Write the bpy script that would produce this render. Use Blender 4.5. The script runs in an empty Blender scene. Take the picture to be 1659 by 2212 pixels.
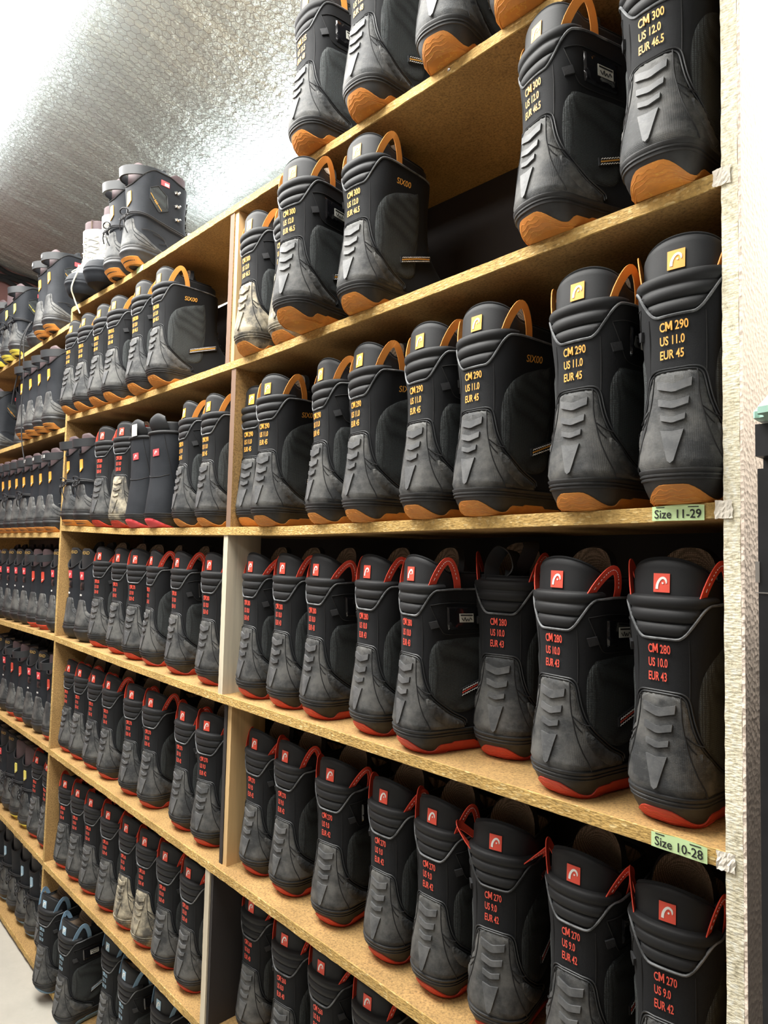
import bpy, bmesh, math, random
import numpy as np
from mathutils import Vector, Matrix, noise

# ================================================================ camera, lights, exposure
SC = bpy.context.scene
COL = SC.collection
R = random.Random(11)
SC.view_settings.view_transform = 'Standard'
SC.view_settings.look = 'None'
SC.view_settings.gamma = 1.0
SC.view_settings.use_curve_mapping = False
SC.view_settings.exposure = 0.0

def make_camera():
    f_px, yaw, pit, rol = 1450.2, 0.8134, 0.0595, 0.0234
    fw = Vector((-math.sin(yaw) * math.cos(pit), math.cos(yaw) * math.cos(pit), math.sin(pit)))
    r0 = Vector((math.cos(yaw), math.sin(yaw), 0)); u0 = r0.cross(fw)
    r = r0 * math.cos(rol) + u0 * math.sin(rol); u = -r0 * math.sin(rol) + u0 * math.cos(rol)
    cd = bpy.data.cameras.new('camera'); co = bpy.data.objects.new('camera', cd); COL.objects.link(co)
    cd.sensor_fit = 'VERTICAL'; cd.sensor_height = 36.0; cd.lens = f_px / 2212 * 36.0
    cd.clip_start = 0.02; cd.clip_end = 60
    m = Matrix((r, u, -fw)).transposed().to_4x4(); m.translation = Vector((0.3263, -0.9096, 1.6846))
    co.matrix_world = m
    SC.camera = co
make_camera()

def area(name, loc, size, power, color, rot):
    l = bpy.data.lights.new(name, 'AREA'); l.shape = 'RECTANGLE'; l.size, l.size_y = size
    l.energy = power; l.color = color
    o = bpy.data.objects.new(name, l); COL.objects.link(o); o.location = loc; o.rotation_euler = rot
    return o
AISLE_POWER, BACK_POWER, SIDE_POWER, REAR_POWER = 132.0, 2.2, 18.0, 22.0
# light of the ceiling fixture over the aisle, of the tube above the top shelf and of the lamp past the end panel
area('aisle_fixture_light', (-1.85, -0.68, 3.33), (3.1, 0.80), AISLE_POWER, (1.0, 0.95, 0.86), (0, 0, 0))
area('wall_tube_light', (-1.90, 0.57, 3.19), (1.5, 0.06), BACK_POWER, (0.92, 0.97, 1.0), (math.radians(-20), 0, 0))
area('corner_lamp_light', (0.60, 0.42, 2.75), (0.5, 0.2), SIDE_POWER, (1.0, 0.96, 0.9), (0, math.radians(50), 0))
area('rear_fill_light', (-0.9, -2.0, 3.0), (2.4, 0.25), REAR_POWER, (1.0, 0.97, 0.92), (math.radians(35), 0, 0))  # added fill behind the camera, no fixture, brightens boot fronts and liners
w = bpy.data.worlds.new('world'); SC.world = w; w.use_nodes = True
w.node_tree.nodes['Background'].inputs[0].default_value = (0.9, 0.95, 1.0, 1)
w.node_tree.nodes['Background'].inputs[1].default_value = 0.03

# ---------------------------------------------------------------- boot surface maths
class Body:
    """Closed-form boot body: horizontal sections (z, rear, half width rear, half width front, front, rear radius, front radius)."""
    def __init__(self, tab, k=1.0):
        self.k = k
        t = np.array(tab, float)
        zs = np.linspace(t[0, 0], t[-1, 0], 90)
        cols = [np.interp(zs, t[:, 0], t[:, i]) for i in range(1, 7)]
        for c in cols:                                   # soften the kinks between stations
            cc = c.copy()
            for _ in range(2):
                cc[1:-1] = (cc[:-2] + 2 * cc[1:-1] + cc[2:]) / 4
            c[3:] = cc[3:]
        self.z = zs
        self.n = 80
        self.pts = np.zeros((len(zs), self.n, 2)); self.L = np.zeros(len(zs))
        for i in range(len(zs)):
            r, wr, wf, f, ar, af = [c[i] for c in cols]
            w2 = max(wr, wf)
            a = np.linspace(0, np.pi / 2, 60)
            p = 2.35
            x1 = wr * np.sin(a) ** (2 / p); y1 = r + ar * (1 - np.cos(a) ** (2 / p))
            t2 = np.linspace(0, 1, 40)[1:-1]
            s2 = t2 * t2 * (3 - 2 * t2)
            x2 = wr + (wf - wr) * s2; y2 = (r + ar) + (f - af - r - ar) * t2
            x3 = wf * np.cos(a) ** (2 / p); y3 = f - af + af * np.sin(a) ** (2 / p)
            X = np.concatenate([x1, x2, x3]); Y = np.concatenate([y1, y2, y3])
            d = np.concatenate([[0], np.cumsum(np.hypot(np.diff(X), np.diff(Y)))])
            q = np.linspace(0, d[-1], self.n)
            self.pts[i, :, 0] = np.interp(q, d, X); self.pts[i, :, 1] = np.interp(q, d, Y)
            self.L[i] = d[-1]
    def half(self, z):
        return np.interp(z, self.z, self.L)
    def raw(self, s, z):
        s = np.asarray(s, float); z = np.asarray(z, float)
        s, z = np.broadcast_arrays(s, z)
        fi = np.clip((z - self.z[0]) / (self.z[-1] - self.z[0]) * (len(self.z) - 1), 0, len(self.z) - 1.0001)
        i = fi.astype(int); w = fi - i
        out = np.zeros(s.shape + (3,))
        a = np.abs(s)
        for j, ww in ((i, 1 - w), (i + 1, w)):
            L = self.L[j]
            g = np.clip(a / L * (self.n - 1), 0, self.n - 1.0001); gi = g.astype(int); gw = (g - gi)[..., None]
            P = self.pts[j, gi] * (1 - gw) + self.pts[j, gi + 1] * gw
            out[..., 0] += ww * P[..., 0]; out[..., 1] += ww * P[..., 1]
        out[..., 0] *= np.sign(s)
        out[..., 2] = z
        return out
    def S(self, s, z, off=0.0):
        e = 0.0015
        p = self.raw(s, z)
        ds = self.raw(np.asarray(s) + e, z) - self.raw(np.asarray(s) - e, z)
        zz = np.asarray(z, float)
        dz = self.raw(s, zz + e) - self.raw(s, zz - e)
        dz[..., 2] = np.maximum(dz[..., 2], 1e-4)
        n = np.cross(ds, dz)
        n /= np.maximum(np.linalg.norm(n, axis=-1, keepdims=True), 1e-9)
        return (p + n * np.asarray(off)[..., None]) * self.k
    def F(self, d, z, off=0.0):                           # d = distance from the front centre line
        d = np.asarray(d, float)
        L = self.half(z)
        s = np.where(d >= 0, L - d, -(L + d))
        return self.S(s, z, off)

#          z     rear  w_r   w_f   front r_r   r_f
TAB_A = [(0.000, .026, .036, .046, .270, .030, .050),
         (0.010, .012, .042, .052, .280, .036, .060),
         (0.028, .002, .047, .056, .289, .042, .070),
         (0.044, .000, .049, .057, .291, .044, .074),
         (0.052, .002, .0485, .056, .289, .044, .074),
         (0.070, .004, .048, .054, .279, .043, .070),
         (0.090, .007, .047, .051, .258, .042, .064),
         (0.108, .009, .0465, .049, .232, .042, .058),
         (0.125, .011, .0465, .048, .212, .042, .052),
         (0.145, .013, .047, .049, .198, .042, .050),
         (0.170, .014, .049, .051, .190, .042, .050),
         (0.200, .014, .052, .054, .186, .043, .052),
         (0.240, .011, .056, .058, .186, .045, .054),
         (0.275, .009, .059, .060, .188, .047, .056),
         (0.345, .012, .059, .060, .188, .048, .058)]

# ================================================================ materials
MATS = {}
def mat(name, col, rough=0.7, metal=0.0, spec=0.5, noise_amt=0.0, noise_scale=30.0, col2=None, bump=0.0, bump_scale=200.0,
        kind=None, coat=0.0, sheen=0.0, emit=None, estr=0.0, objrand=False):
    m = bpy.data.materials.new(name); m.use_nodes = True
    nt = m.node_tree; N = nt.nodes; Lk = nt.links
    b = N['Principled BSDF']
    b.inputs['Base Color'].default_value = (*col, 1); b.inputs['Roughness'].default_value = rough
    b.inputs['Metallic'].default_value = metal; b.inputs['Specular IOR Level'].default_value = spec
    b.inputs['Coat Weight'].default_value = coat; b.inputs['Sheen Weight'].default_value = sheen
    if emit: b.inputs['Emission Color'].default_value = (*emit, 1); b.inputs['Emission Strength'].default_value = estr
    tc = N.new('ShaderNodeTexCoord')
    def nz(scale, detail=4, rgh=0.6, vec=None):
        n = N.new('ShaderNodeTexNoise'); n.inputs['Scale'].default_value = scale
        n.inputs['Detail'].default_value = detail; n.inputs['Roughness'].default_value = rgh
        Lk.new(vec or tc.outputs['Object'], n.inputs['Vector']); return n
    def ramp(src, stops):
        r = N.new('ShaderNodeValToRGB'); e = r.color_ramp.elements
        while len(e) < len(stops): e.new(0.5)
        for el, (p, c) in zip(e, stops): el.position = p; el.color = (*c, 1)
        Lk.new(src, r.inputs[0]); return r
    def math_(op, a, bb):
        n = N.new('ShaderNodeMath'); n.operation = op
        for i, v in enumerate((a, bb)):
            if hasattr(v, 'links'): Lk.new(v, n.inputs[i])
            else: n.inputs[i].default_value = v
        return n.outputs[0]
    def mixc(f, a, bb):
        n = N.new('ShaderNodeMix'); n.data_type = 'RGBA'
        for i, v in ((0, f), (6, a), (7, bb)):
            if hasattr(v, 'links'): Lk.new(v, n.inputs[i])
            elif i == 0: n.inputs[i].default_value = v
            else: n.inputs[i].default_value = (*v, 1)
        return n.outputs[2]
    def do_bump(h, strength, dist=0.001):
        n = N.new('ShaderNodeBump'); n.inputs['Strength'].default_value = strength; n.inputs['Distance'].default_value = dist
        Lk.new(h, n.inputs['Height']); Lk.new(n.outputs[0], b.inputs['Normal'])
    if noise_amt > 0:
        vec = None
        if objrand:                                       # every boot wears its own dust
            oi = N.new('ShaderNodeObjectInfo'); va = N.new('ShaderNodeVectorMath'); va.operation = 'ADD'
            sc = math_('MULTIPLY', oi.outputs['Random'], 7.0)
            Lk.new(tc.outputs['Object'], va.inputs[0]); Lk.new(sc, va.inputs[1]); vec = va.outputs[0]
        n = nz(noise_scale, 5, 0.65, vec)
        f = ramp(n.outputs[0], [(0.40, (0, 0, 0)), (0.62, (noise_amt,) * 3)])
        c = mixc(f.outputs[0], col, col2 or tuple(min(1, x * 2.2) for x in col))
        if objrand:                                       # long fine scuffs
            mp = N.new('ShaderNodeMapping'); mp.inputs['Scale'].default_value = (1, 1, 6); mp.inputs['Rotation'].default_value = (0.5, 0.7, 0.3)
            Lk.new(vec, mp.inputs[0])
            n2 = nz(26, 3, 0.6, mp.outputs[0])
            f2 = ramp(n2.outputs[0], [(0.495, (0, 0, 0)), (0.505, (0.5 * noise_amt,) * 3), (0.515, (0, 0, 0))])
            c = mixc(f2.outputs[0], c, tuple(min(1, x * 3.0) for x in col))
        Lk.new(c, b.inputs['Base Color'])
    if kind == 'particle' or kind == 'chipedge' or kind == 'paintedge':
        big = nz(6, 3); fine = nz(220 if kind == 'particle' else 120, 4, 0.75); vor = N.new('ShaderNodeTexVoronoi')
        mp = N.new('ShaderNodeMapping'); mp.inputs['Scale'].default_value = (1, 1, 1.0) if kind == 'particle' else (0.55, 1, 1.5)
        Lk.new(tc.outputs['Object'], mp.inputs[0]); Lk.new(mp.outputs[0], vor.inputs['Vector'])
        vor.inputs['Scale'].default_value = 260 if kind == 'particle' else 230
        lo = 0.45 if kind == 'particle' else (0.30 if kind == 'chipedge' else 0.6)
        c1 = ramp(fine.outputs[0], [(0.36, tuple(x * lo for x in col)), (0.47, col), (0.62, tuple(min(1, x * 1.45) for x in col))])
        sp = ramp(vor.outputs['Color'], [(0.0, tuple(x * 0.35 for x in col)), (0.16, tuple(x * 0.9 for x in col)), (0.7, col), (1.0, col2 or tuple(min(1, x * 1.7) for x in col))])
        f = 0.28 if kind == 'particle' else (0.6 if kind == 'chipedge' else 0.12)
        c = mixc(f, c1.outputs[0], sp.outputs[0])
        stain = ramp(big.outputs[0], [(0.35, (0.72, 0.70, 0.66)), (0.6, (1, 1, 1))])
        mm = N.new('ShaderNodeMix'); mm.data_type = 'RGBA'; mm.blend_type = 'MULTIPLY'; mm.inputs[0].default_value = 0.8
        Lk.new(c, mm.inputs[6]); Lk.new(stain.outputs[0], mm.inputs[7]); Lk.new(mm.outputs[2], b.inputs['Base Color'])
        do_bump(mixc(0.5, fine.outputs[0], vor.outputs['Distance']), 0.35 if kind == 'particle' else 0.9, 0.0015)
    elif kind == 'timber':
        mp = N.new('ShaderNodeMapping'); mp.inputs['Scale'].default_value = (30, 30, 1.6); Lk.new(tc.outputs['Object'], mp.inputs[0])
        n = nz(1.0, 6, 0.6, mp.outputs[0]); r = ramp(n.outputs[0], [(0.32, tuple(x * 0.68 for x in col)), (0.5, col), (0.7, tuple(min(1, x * 1.15) for x in col))])
        Lk.new(r.outputs[0], b.inputs['Base Color']); do_bump(n.outputs[0], 0.3)
    elif kind == 'plaster':
        n = nz(95, 3, 0.55); v = N.new('ShaderNodeTexVoronoi'); v.inputs['Scale'].default_value = 140; Lk.new(tc.outputs['Object'], v.inputs['Vector'])
        do_bump(mixc(0.5, n.outputs[0], v.outputs['Distance']), 1.0, 0.004)
    elif kind == 'mesh':
        v = N.new('ShaderNodeTexVoronoi'); v.inputs['Scale'].default_value = bump_scale; v.feature = 'F1'; v.inputs['Randomness'].default_value = 0.15
        Lk.new(tc.outputs['Object'], v.inputs['Vector'])
        r = ramp(v.outputs['Distance'], [(0.25, tuple(min(1, x * 1.9) for x in col)), (0.55, tuple(x * 0.55 for x in col))])
        Lk.new(r.outputs[0], b.inputs['Base Color']); do_bump(v.outputs['Distance'], 0.6, -0.001)
    elif kind == 'foil':
        mp = N.new('ShaderNodeMapping'); mp.inputs['Scale'].default_value = (9, 1.3, 3); mp.inputs['Rotation'].default_value = (0, 0, math.radians(12))
        Lk.new(tc.outputs['Object'], mp.inputs[0]); n = nz(2.2, 6, 0.62, mp.outputs[0]); n2 = nz(38, 4, 0.6)
        v = N.new('ShaderNodeTexVoronoi'); v.inputs['Scale'].default_value = 30; Lk.new(tc.outputs['Object'], v.inputs['Vector'])
        h = mixc(0.3, n.outputs[0], n2.outputs[0])
        do_bump(h, 1.0, 0.035)
    elif kind == 'concrete':
        n = nz(9, 8, 0.7); n2 = nz(60, 4, 0.6); s = ramp(nz(5.5, 6, 0.75).outputs[0], [(0.60, (1, 1, 1)), (0.68, (0.62, 0.6, 0.56))])
        c1 = ramp(n.outputs[0], [(0.3, tuple(x * 0.86 for x in col)), (0.7, col)])
        mm = N.new('ShaderNodeMix'); mm.data_type = 'RGBA'; mm.blend_type = 'MULTIPLY'; mm.inputs[0].default_value = 0.7
        Lk.new(c1.outputs[0], mm.inputs[6]); Lk.new(s.outputs[0], mm.inputs[7]); Lk.new(mm.outputs[2], b.inputs['Base Color'])
        do_bump(n2.outputs[0], 0.2)
    elif kind == 'grain':
        n = nz(60, 2, 0.5); mg = N.new('ShaderNodeTexWave'); mg.inputs['Scale'].default_value = 180; mg.inputs['Distortion'].default_value = 0.6; Lk.new(tc.outputs['Object'], mg.inputs['Vector'])
        mg2 = N.new('ShaderNodeTexWave'); mg2.bands_direction = 'Z'; mg2.inputs['Scale'].default_value = 180; Lk.new(tc.outputs['Object'], mg2.inputs['Vector'])
        do_bump(mixc(0.3, mixc(0.5, mg.outputs[0], mg2.outputs[0]), n.outputs[0]), 0.35, 0.0008)
    elif bump > 0:
        n = nz(bump_scale, 3, 0.6); do_bump(n.outputs[0], bump)
    MATS[name] = m
    return m
M = MATS
mat('particle_face', (0.375, 0.228, 0.084), 0.75, kind='particle')
mat('particle_edge', (0.50, 0.32, 0.10), 0.85, kind='chipedge', col2=(0.98, 0.80, 0.42))
mat('painted_edge', (0.90, 0.83, 0.62), 0.85, kind='paintedge', col2=(0.62, 0.56, 0.42))
mat('dark_board', (0.030, 0.026, 0.026), 0.8, bump=0.3, bump_scale=120)
mat('brown_edge', (0.20, 0.12, 0.08), 0.75, bump=0.4, bump_scale=90)
mat('pine', (0.62, 0.42, 0.20), 0.7, kind='timber')
mat('pale_timber', (0.62, 0.55, 0.42), 0.75, kind='timber')
mat('plaster', (0.84, 0.71, 0.60), 0.85, kind='plaster')
mat('dull_paint', (0.16, 0.14, 0.12), 0.85, bump=0.2, bump_scale=60)
mat('white_paint', (0.82, 0.80, 0.76), 0.8, bump=0.3, bump_scale=60)
mat('maroon_paint', (0.20, 0.095, 0.085), 0.8, bump=0.2, bump_scale=60)
mat('foil', (0.71, 0.765, 0.735), 0.42, metal=0.65, kind='foil')
mat('wire', (0.22, 0.215, 0.20), 0.5, metal=0.4)
mat('concrete', (0.47, 0.445, 0.39), 0.75, kind='concrete')
mat('white_housing', (0.85, 0.85, 0.85), 0.4)
mat('lamp_glow', (1, 1, 1), 0.5, emit=(0.93, 0.97, 1.0), estr=9.0)
mat('tube_glow', (1, 1, 1), 0.5, emit=(0.90, 0.96, 1.0), estr=9.0)
mat('cabinet_black', (0.012, 0.013, 0.016), 0.42, noise_amt=0.25, noise_scale=14, col2=(0.06, 0.06, 0.07))
mat('tray_white', (0.88, 0.92, 0.90), 0.3)
mat('glass_green', (0.42, 0.68, 0.58), 0.2)
mat('steel', (0.75, 0.75, 0.75), 0.3, metal=1.0)
mat('sticker_green', (0.60, 0.80, 0.42), 0.55)
mat('ink', (0.012, 0.012, 0.012), 0.7)
mat('ink_white', (0.75, 0.75, 0.73), 0.7)
mat('paint_blob', (0.86, 0.80, 0.70), 0.9, bump=0.9, bump_scale=160)
# boot stuff
mat('fabric', (0.0090, 0.0098, 0.0114), 0.82, sheen=0.02, bump=0.25, bump_scale=900, spec=0.25)
mat('pad', (0.0115, 0.0122, 0.0138), 0.62, sheen=0.03, bump=0.15, bump_scale=900, spec=0.32)
mat('liner', (0.0125, 0.0135, 0.0155), 0.62, sheen=0.03, bump=0.12, bump_scale=700, spec=0.32)
mat('lining', (0.30, 0.23, 0.17), 0.9, kind='mesh', bump_scale=420)
mat('meshcloth', (0.030, 0.035, 0.036), 0.8, kind='mesh', bump_scale=430)
mat('rubber', (0.036, 0.038, 0.040), 0.62, noise_amt=0.95, noise_scale=20, col2=(0.120, 0.119, 0.114), spec=0.3, kind='grain', objrand=True)
mat('rubber_rib', (0.066, 0.069, 0.073), 0.55, noise_amt=0.5, noise_scale=40, col2=(0.17, 0.17, 0.17), objrand=True)
mat('rubber_mud', (0.075, 0.070, 0.060), 0.8, noise_amt=1.0, noise_scale=24, col2=(0.42, 0.37, 0.27), objrand=True)
mat('midsole', (0.016, 0.0165, 0.018), 0.55, noise_amt=0.4, noise_scale=20, col2=(0.07, 0.07, 0.07), objrand=True)
mat('cord', (0.022, 0.024, 0.027), 0.5)
mat('cord_worn', (0.045, 0.048, 0.052), 0.6, noise_amt=0.9, noise_scale=34, col2=(0.20, 0.21, 0.22), objrand=True)
mat('webbing', (0.022, 0.023, 0.026), 0.7, bump=0.5, bump_scale=500)
mat('seam', (0.008, 0.008, 0.009), 0.8)
mat('pocket', (0.010, 0.010, 0.012), 0.14, coat=0.5)
mat('card', (0.70, 0.70, 0.64), 0.5)
mat('logo_white', (0.92, 0.91, 0.88), 0.6)
for nm, c, t in (('orange', (0.68, 0.26, 0.045), (0.88, 0.42, 0.07)), ('red', (0.66, 0.060, 0.030), (0.80, 0.095, 0.060)),
                 ('blue', (0.17, 0.28, 0.39), (0.36, 0.55, 0.70)), ('yellow', (0.75, 0.62, 0.08), (0.80, 0.70, 0.15)), ('none', (0.02, 0.02, 0.02), (0.6, 0.6, 0.6))):
    mat(nm + '_rubber', c, 0.55, noise_amt=0.55, noise_scale=26, col2=tuple(x * 0.6 + 0.02 for x in c), objrand=True)
    mat(nm + '_web', tuple(min(1, x * 1.15) for x in c), 0.7, bump=0.6, bump_scale=600)
    mat(nm + '_print', t, 0.55)
mat('grey_leather', (0.34, 0.34, 0.33), 0.6, noise_amt=0.4, noise_scale=18, col2=(0.30, 0.29, 0.33), objrand=True)
mat('navy_shell', (0.0125, 0.0145, 0.0185), 0.72, noise_amt=0.3, noise_scale=16, col2=(0.028, 0.031, 0.037), objrand=True, spec=0.25)
mat('maroon_liner', (0.075, 0.048, 0.052), 0.7)
mat('lace_black', (0.016, 0.016, 0.018), 0.7)
mat('lace_cream', (0.60, 0.58, 0.44), 0.8)
mat('lace_blue', (0.10, 0.10, 0.35), 0.8)
mat('gold', (0.42, 0.27, 0.08), 0.5)
mat('badge_red', (0.75, 0.08, 0.09), 0.5)

# ================================================================ mesh tools
def link(name, me, parent=None, m=None):
    o = bpy.data.objects.new(name, me); COL.objects.link(o)
    if m is not None:
        if not isinstance(m, (list, tuple)): m = [m]
        if not me.materials:
            for x in m: me.materials.append(M[x])
    if parent is not None: o.parent = parent
    return o
def mesh_of(verts, faces, name='mesh', smooth=35):
    me = bpy.data.meshes.new(name)
    me.from_pydata([tuple(map(float, v)) for v in verts], [], [tuple(int(i) for i in f) for f in faces]); me.update()
    if smooth:
        me.polygons.foreach_set('use_smooth', [True] * len(me.polygons))
        me.set_sharp_from_angle(angle=math.radians(smooth))
    return me
def from_bm(bm, name='mesh', smooth=35):
    bmesh.ops.recalc_face_normals(bm, faces=bm.faces)
    me = bpy.data.meshes.new(name); bm.to_mesh(me); bm.free()
    if smooth:
        me.polygons.foreach_set('use_smooth', [True] * len(me.polygons)); me.set_sharp_from_angle(angle=math.radians(smooth))
    return me
class G:
    """collects vertices and faces"""
    def __init__(s): s.v = []; s.f = []; s.mi = []
    def add(s, V, F, mi=0):
        n = len(s.v); s.v += [tuple(map(float, p)) for p in V]; s.f += [tuple(n + i for i in f) for f in F]; s.mi += [mi] * len(F)
        return s
    def grid(s, P, closed_u=False, flip=False, mi=0):           # P[rows][cols][3]
        P = np.asarray(P); r, c = P.shape[:2]; F = []
        for i in range(r - 1):
            for j in range(c if closed_u else c - 1):
                q = (i * c + j, i * c + (j + 1) % c, (i + 1) * c + (j + 1) % c, (i + 1) * c + j)
                F.append(q[::-1] if flip else q)
        return s.add(P.reshape(-1, 3), F, mi)
    def box(s, a, b, mi=0):
        x0, y0, z0 = a; x1, y1, z1 = b
        V = [(x0, y0, z0), (x1, y0, z0), (x1, y1, z0), (x0, y1, z0), (x0, y0, z1), (x1, y0, z1), (x1, y1, z1), (x0, y1, z1)]
        return s.add(V, [(0, 3, 2, 1), (4, 5, 6, 7), (0, 1, 5, 4), (1, 2, 6, 5), (2, 3, 7, 6), (3, 0, 4, 7)], mi)
    def tube(s, pts, r, n=6, closed=False, mi=0):
        pts = [Vector(p) for p in pts]; m = len(pts); V = []; up = Vector((0.13, 0.21, 1)).normalized()
        for i, p in enumerate(pts):
            a = pts[(i - 1) % m] if (closed or i > 0) else p; b = pts[(i + 1) % m] if (closed or i < m - 1) else p
            t = (b - a).normalized() if (b - a).length > 1e-9 else Vector((1, 0, 0))
            x = t.cross(up)
            if x.length < 0.05: x = t.cross(Vector((1, 0, 0)))
            x.normalize(); y = x.cross(t)
            rr = r(i / max(1, m - 1)) if callable(r) else r
            V += [p + x * rr * math.cos(2 * math.pi * k / n) + y * rr * math.sin(2 * math.pi * k / n) for k in range(n)]
        F = []
        for i in range(m if closed else m - 1):
            for k in range(n):
                a = i * n + k; b = i * n + (k + 1) % n; c = ((i + 1) % m) * n + (k + 1) % n; d = ((i + 1) % m) * n + k
                F.append((a, b, c, d))
        if not closed: F.append(tuple(range(n))[::-1]); F.append(tuple((m - 1) * n + k for k in range(n)))
        return s.add(V, F, mi)
    def ribbon(s, pts, wdir, w, th=0.0012, mi=0):               # flat webbing along pts; wdir[i] = width direction
        V = []; m = len(pts)
        for i, p in enumerate(pts):
            p = Vector(p); a = Vector(pts[max(0, i - 1)]); b = Vector(pts[min(m - 1, i + 1)])
            t = (b - a).normalized(); wd = Vector(wdir[i]) if isinstance(wdir[0], (tuple, list, Vector)) else Vector(wdir)
            wd = (wd - t * wd.dot(t)).normalized(); n = t.cross(wd).normalized()
            V += [p + wd * w / 2 + n * th / 2, p - wd * w / 2 + n * th / 2, p - wd * w / 2 - n * th / 2, p + wd * w / 2 - n * th / 2]
        F = []
        for i in range(m - 1):
            for k in range(4): F.append((i * 4 + k, i * 4 + (k + 1) % 4, (i + 1) * 4 + (k + 1) % 4, (i + 1) * 4 + k))
        F.append((3, 2, 1, 0)); F.append(tuple((m - 1) * 4 + k for k in range(4)))
        return s.add(V, F, mi)
    def mesh(s, name='mesh', smooth=35):
        me = mesh_of(s.v, s.f, name, smooth)
        if any(s.mi): me.polygons.foreach_set('material_index', s.mi)
        return me
def spl(P, n=6, closed=True):                                   # Catmull-Rom
    P = [np.array(p, float) for p in P]; m = len(P); out = []
    for i in range(m if closed else m - 1):
        a, b, c, d = (P[(i - 1) % m], P[i], P[(i + 1) % m], P[(i + 2) % m]) if closed else (P[max(0, i - 1)], P[i], P[i + 1], P[min(m - 1, i + 2)])
        for k in range(n):
            t = k / n
            out.append(0.5 * ((2 * b) + (-a + c) * t + (2 * a - 5 * b + 4 * c - d) * t * t + (-a + 3 * b - 3 * c + d) * t ** 3))
    if not closed: out.append(P[-1])
    return [tuple(p) for p in out]
def flat_tris(poly, cell):
    bm = bmesh.new(); vs = [bm.verts.new((p[0], p[1], 0)) for p in poly]; bm.faces.new(vs)
    bmesh.ops.triangulate(bm, faces=bm.faces[:])
    if cell:
        xs = [p[0] for p in poly]; ys = [p[1] for p in poly]
        for ax, lo, hi in ((0, min(xs), max(xs)), (1, min(ys), max(ys))):
            k = math.floor(lo / cell) + 1
            while k * cell < hi:
                co = [0, 0, 0]; no = [0, 0, 0]; co[ax] = k * cell; no[ax] = 1
                bmesh.ops.bisect_plane(bm, geom=bm.verts[:] + bm.edges[:] + bm.faces[:], plane_co=co, plane_no=no, dist=1e-6)
                k += 1
    return bm
def patch(B, poly, off=0.002, th=0.002, cell=0.007, front=False, pillow=0.0, g=None, mi=0):
    """a sheet of material lying on the body: poly in (arc length, height)."""
    bm = flat_tris(poly, cell); bm.verts.index_update()
    V = np.array([v.co[:2] for v in bm.verts]); n = len(V)
    F = [[v.index for v in f.verts] for f in bm.faces]
    be = [[v.index for v in e.verts] for e in bm.edges if e.is_boundary]
    ar = sum((V[f[1]][0] - V[f[0]][0]) * (V[f[2]][1] - V[f[0]][1]) - (V[f[2]][0] - V[f[0]][0]) * (V[f[1]][1] - V[f[0]][1]) for f in F)
    if ar < 0: F = [f[::-1] for f in F]
    edir = {}
    for f in F:
        for i in range(len(f)): edir[(f[i], f[(i + 1) % len(f)])] = 1
    bm.free()
    fn = B.F if front else B.S
    o = np.full(n, off)
    if pillow > 0:
        P = np.array(poly); Q = np.roll(P, -1, 0); d = np.full(n, 9.0)
        for a, b in zip(P, Q):
            ab = b - a; t = np.clip(((V - a) @ ab) / max(ab @ ab, 1e-12), 0, 1); d = np.minimum(d, np.linalg.norm(V - (a + t[:, None] * ab), axis=1))
        o = off - th * (1 - np.clip(d / pillow, 0, 1)) ** 2
    top = fn(V[:, 0], V[:, 1], o)
    gg = g or G()
    if pillow > 0: return gg.add(top, F, mi)
    bot = fn(V[:, 0], V[:, 1], np.full(n, off - th))
    W = []
    for a, b in be:
        if (a, b) not in edir: a, b = b, a
        W.append((b, a, a + n, b + n))
    return gg.add(np.concatenate([top, bot]), F + W, mi)
_TXT = {}
def text2d(s, size, xs=0.78, bold=0.02, align='CENTER', shear=0.0, gap=1.0):
    key = (s, size, xs, bold, align, shear, gap)
    if key not in _TXT:
        cu = bpy.data.curves.new('t', 'FONT'); cu.body = s; cu.size = 1.0; cu.offset = bold; cu.align_x = align; cu.resolution_u = 3
        cu.space_line = gap; cu.shear = shear
        o = bpy.data.objects.new('t', cu); me = bpy.data.meshes.new_from_object(o)
        V = np.array([v.co[:2] for v in me.vertices]) if len(me.vertices) else np.zeros((0, 2))
        F = [tuple(p.vertices) for p in me.polygons]
        bpy.data.objects.remove(o); bpy.data.meshes.remove(me)
        V = V * size * np.array([xs, 1.0]); _TXT[key] = (V, F)
    return _TXT[key]
def text_on(B, s, size, cs, cz, off=0.0016, front=False, rot=0.0, **kw):
    V, F = text2d(s, size, **kw)
    V = V.copy(); V[:, 1] -= (V[:, 1].max() + V[:, 1].min()) / 2
    c, sn = math.cos(rot), math.sin(rot)
    X = V[:, 0] * c - V[:, 1] * sn + cs; Y = V[:, 0] * sn + V[:, 1] * c + cz
    P = (B.F if front else B.S)(X, Y, np.full(len(X), off))
    return G().add(P, F)
def mirror(poly): return [(-x, y) for x, y in poly][::-1]
def sst(x): x = np.clip(x, 0, 1); return x * x * (3 - 2 * x)
def empty(name, label=None, cat=None, group=None, loc=(0, 0, 0)):
    o = bpy.data.objects.new(name, None); COL.objects.link(o); o.location = loc; o.empty_display_size = 0.05
    tag(o, label, cat, group); return o
def tag(o, label=None, cat=None, group=None, kind=None):
    if label: o['label'] = label
    if cat: o['category'] = cat
    if group: o['group'] = group
    if kind: o['kind'] = kind
    return o

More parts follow.
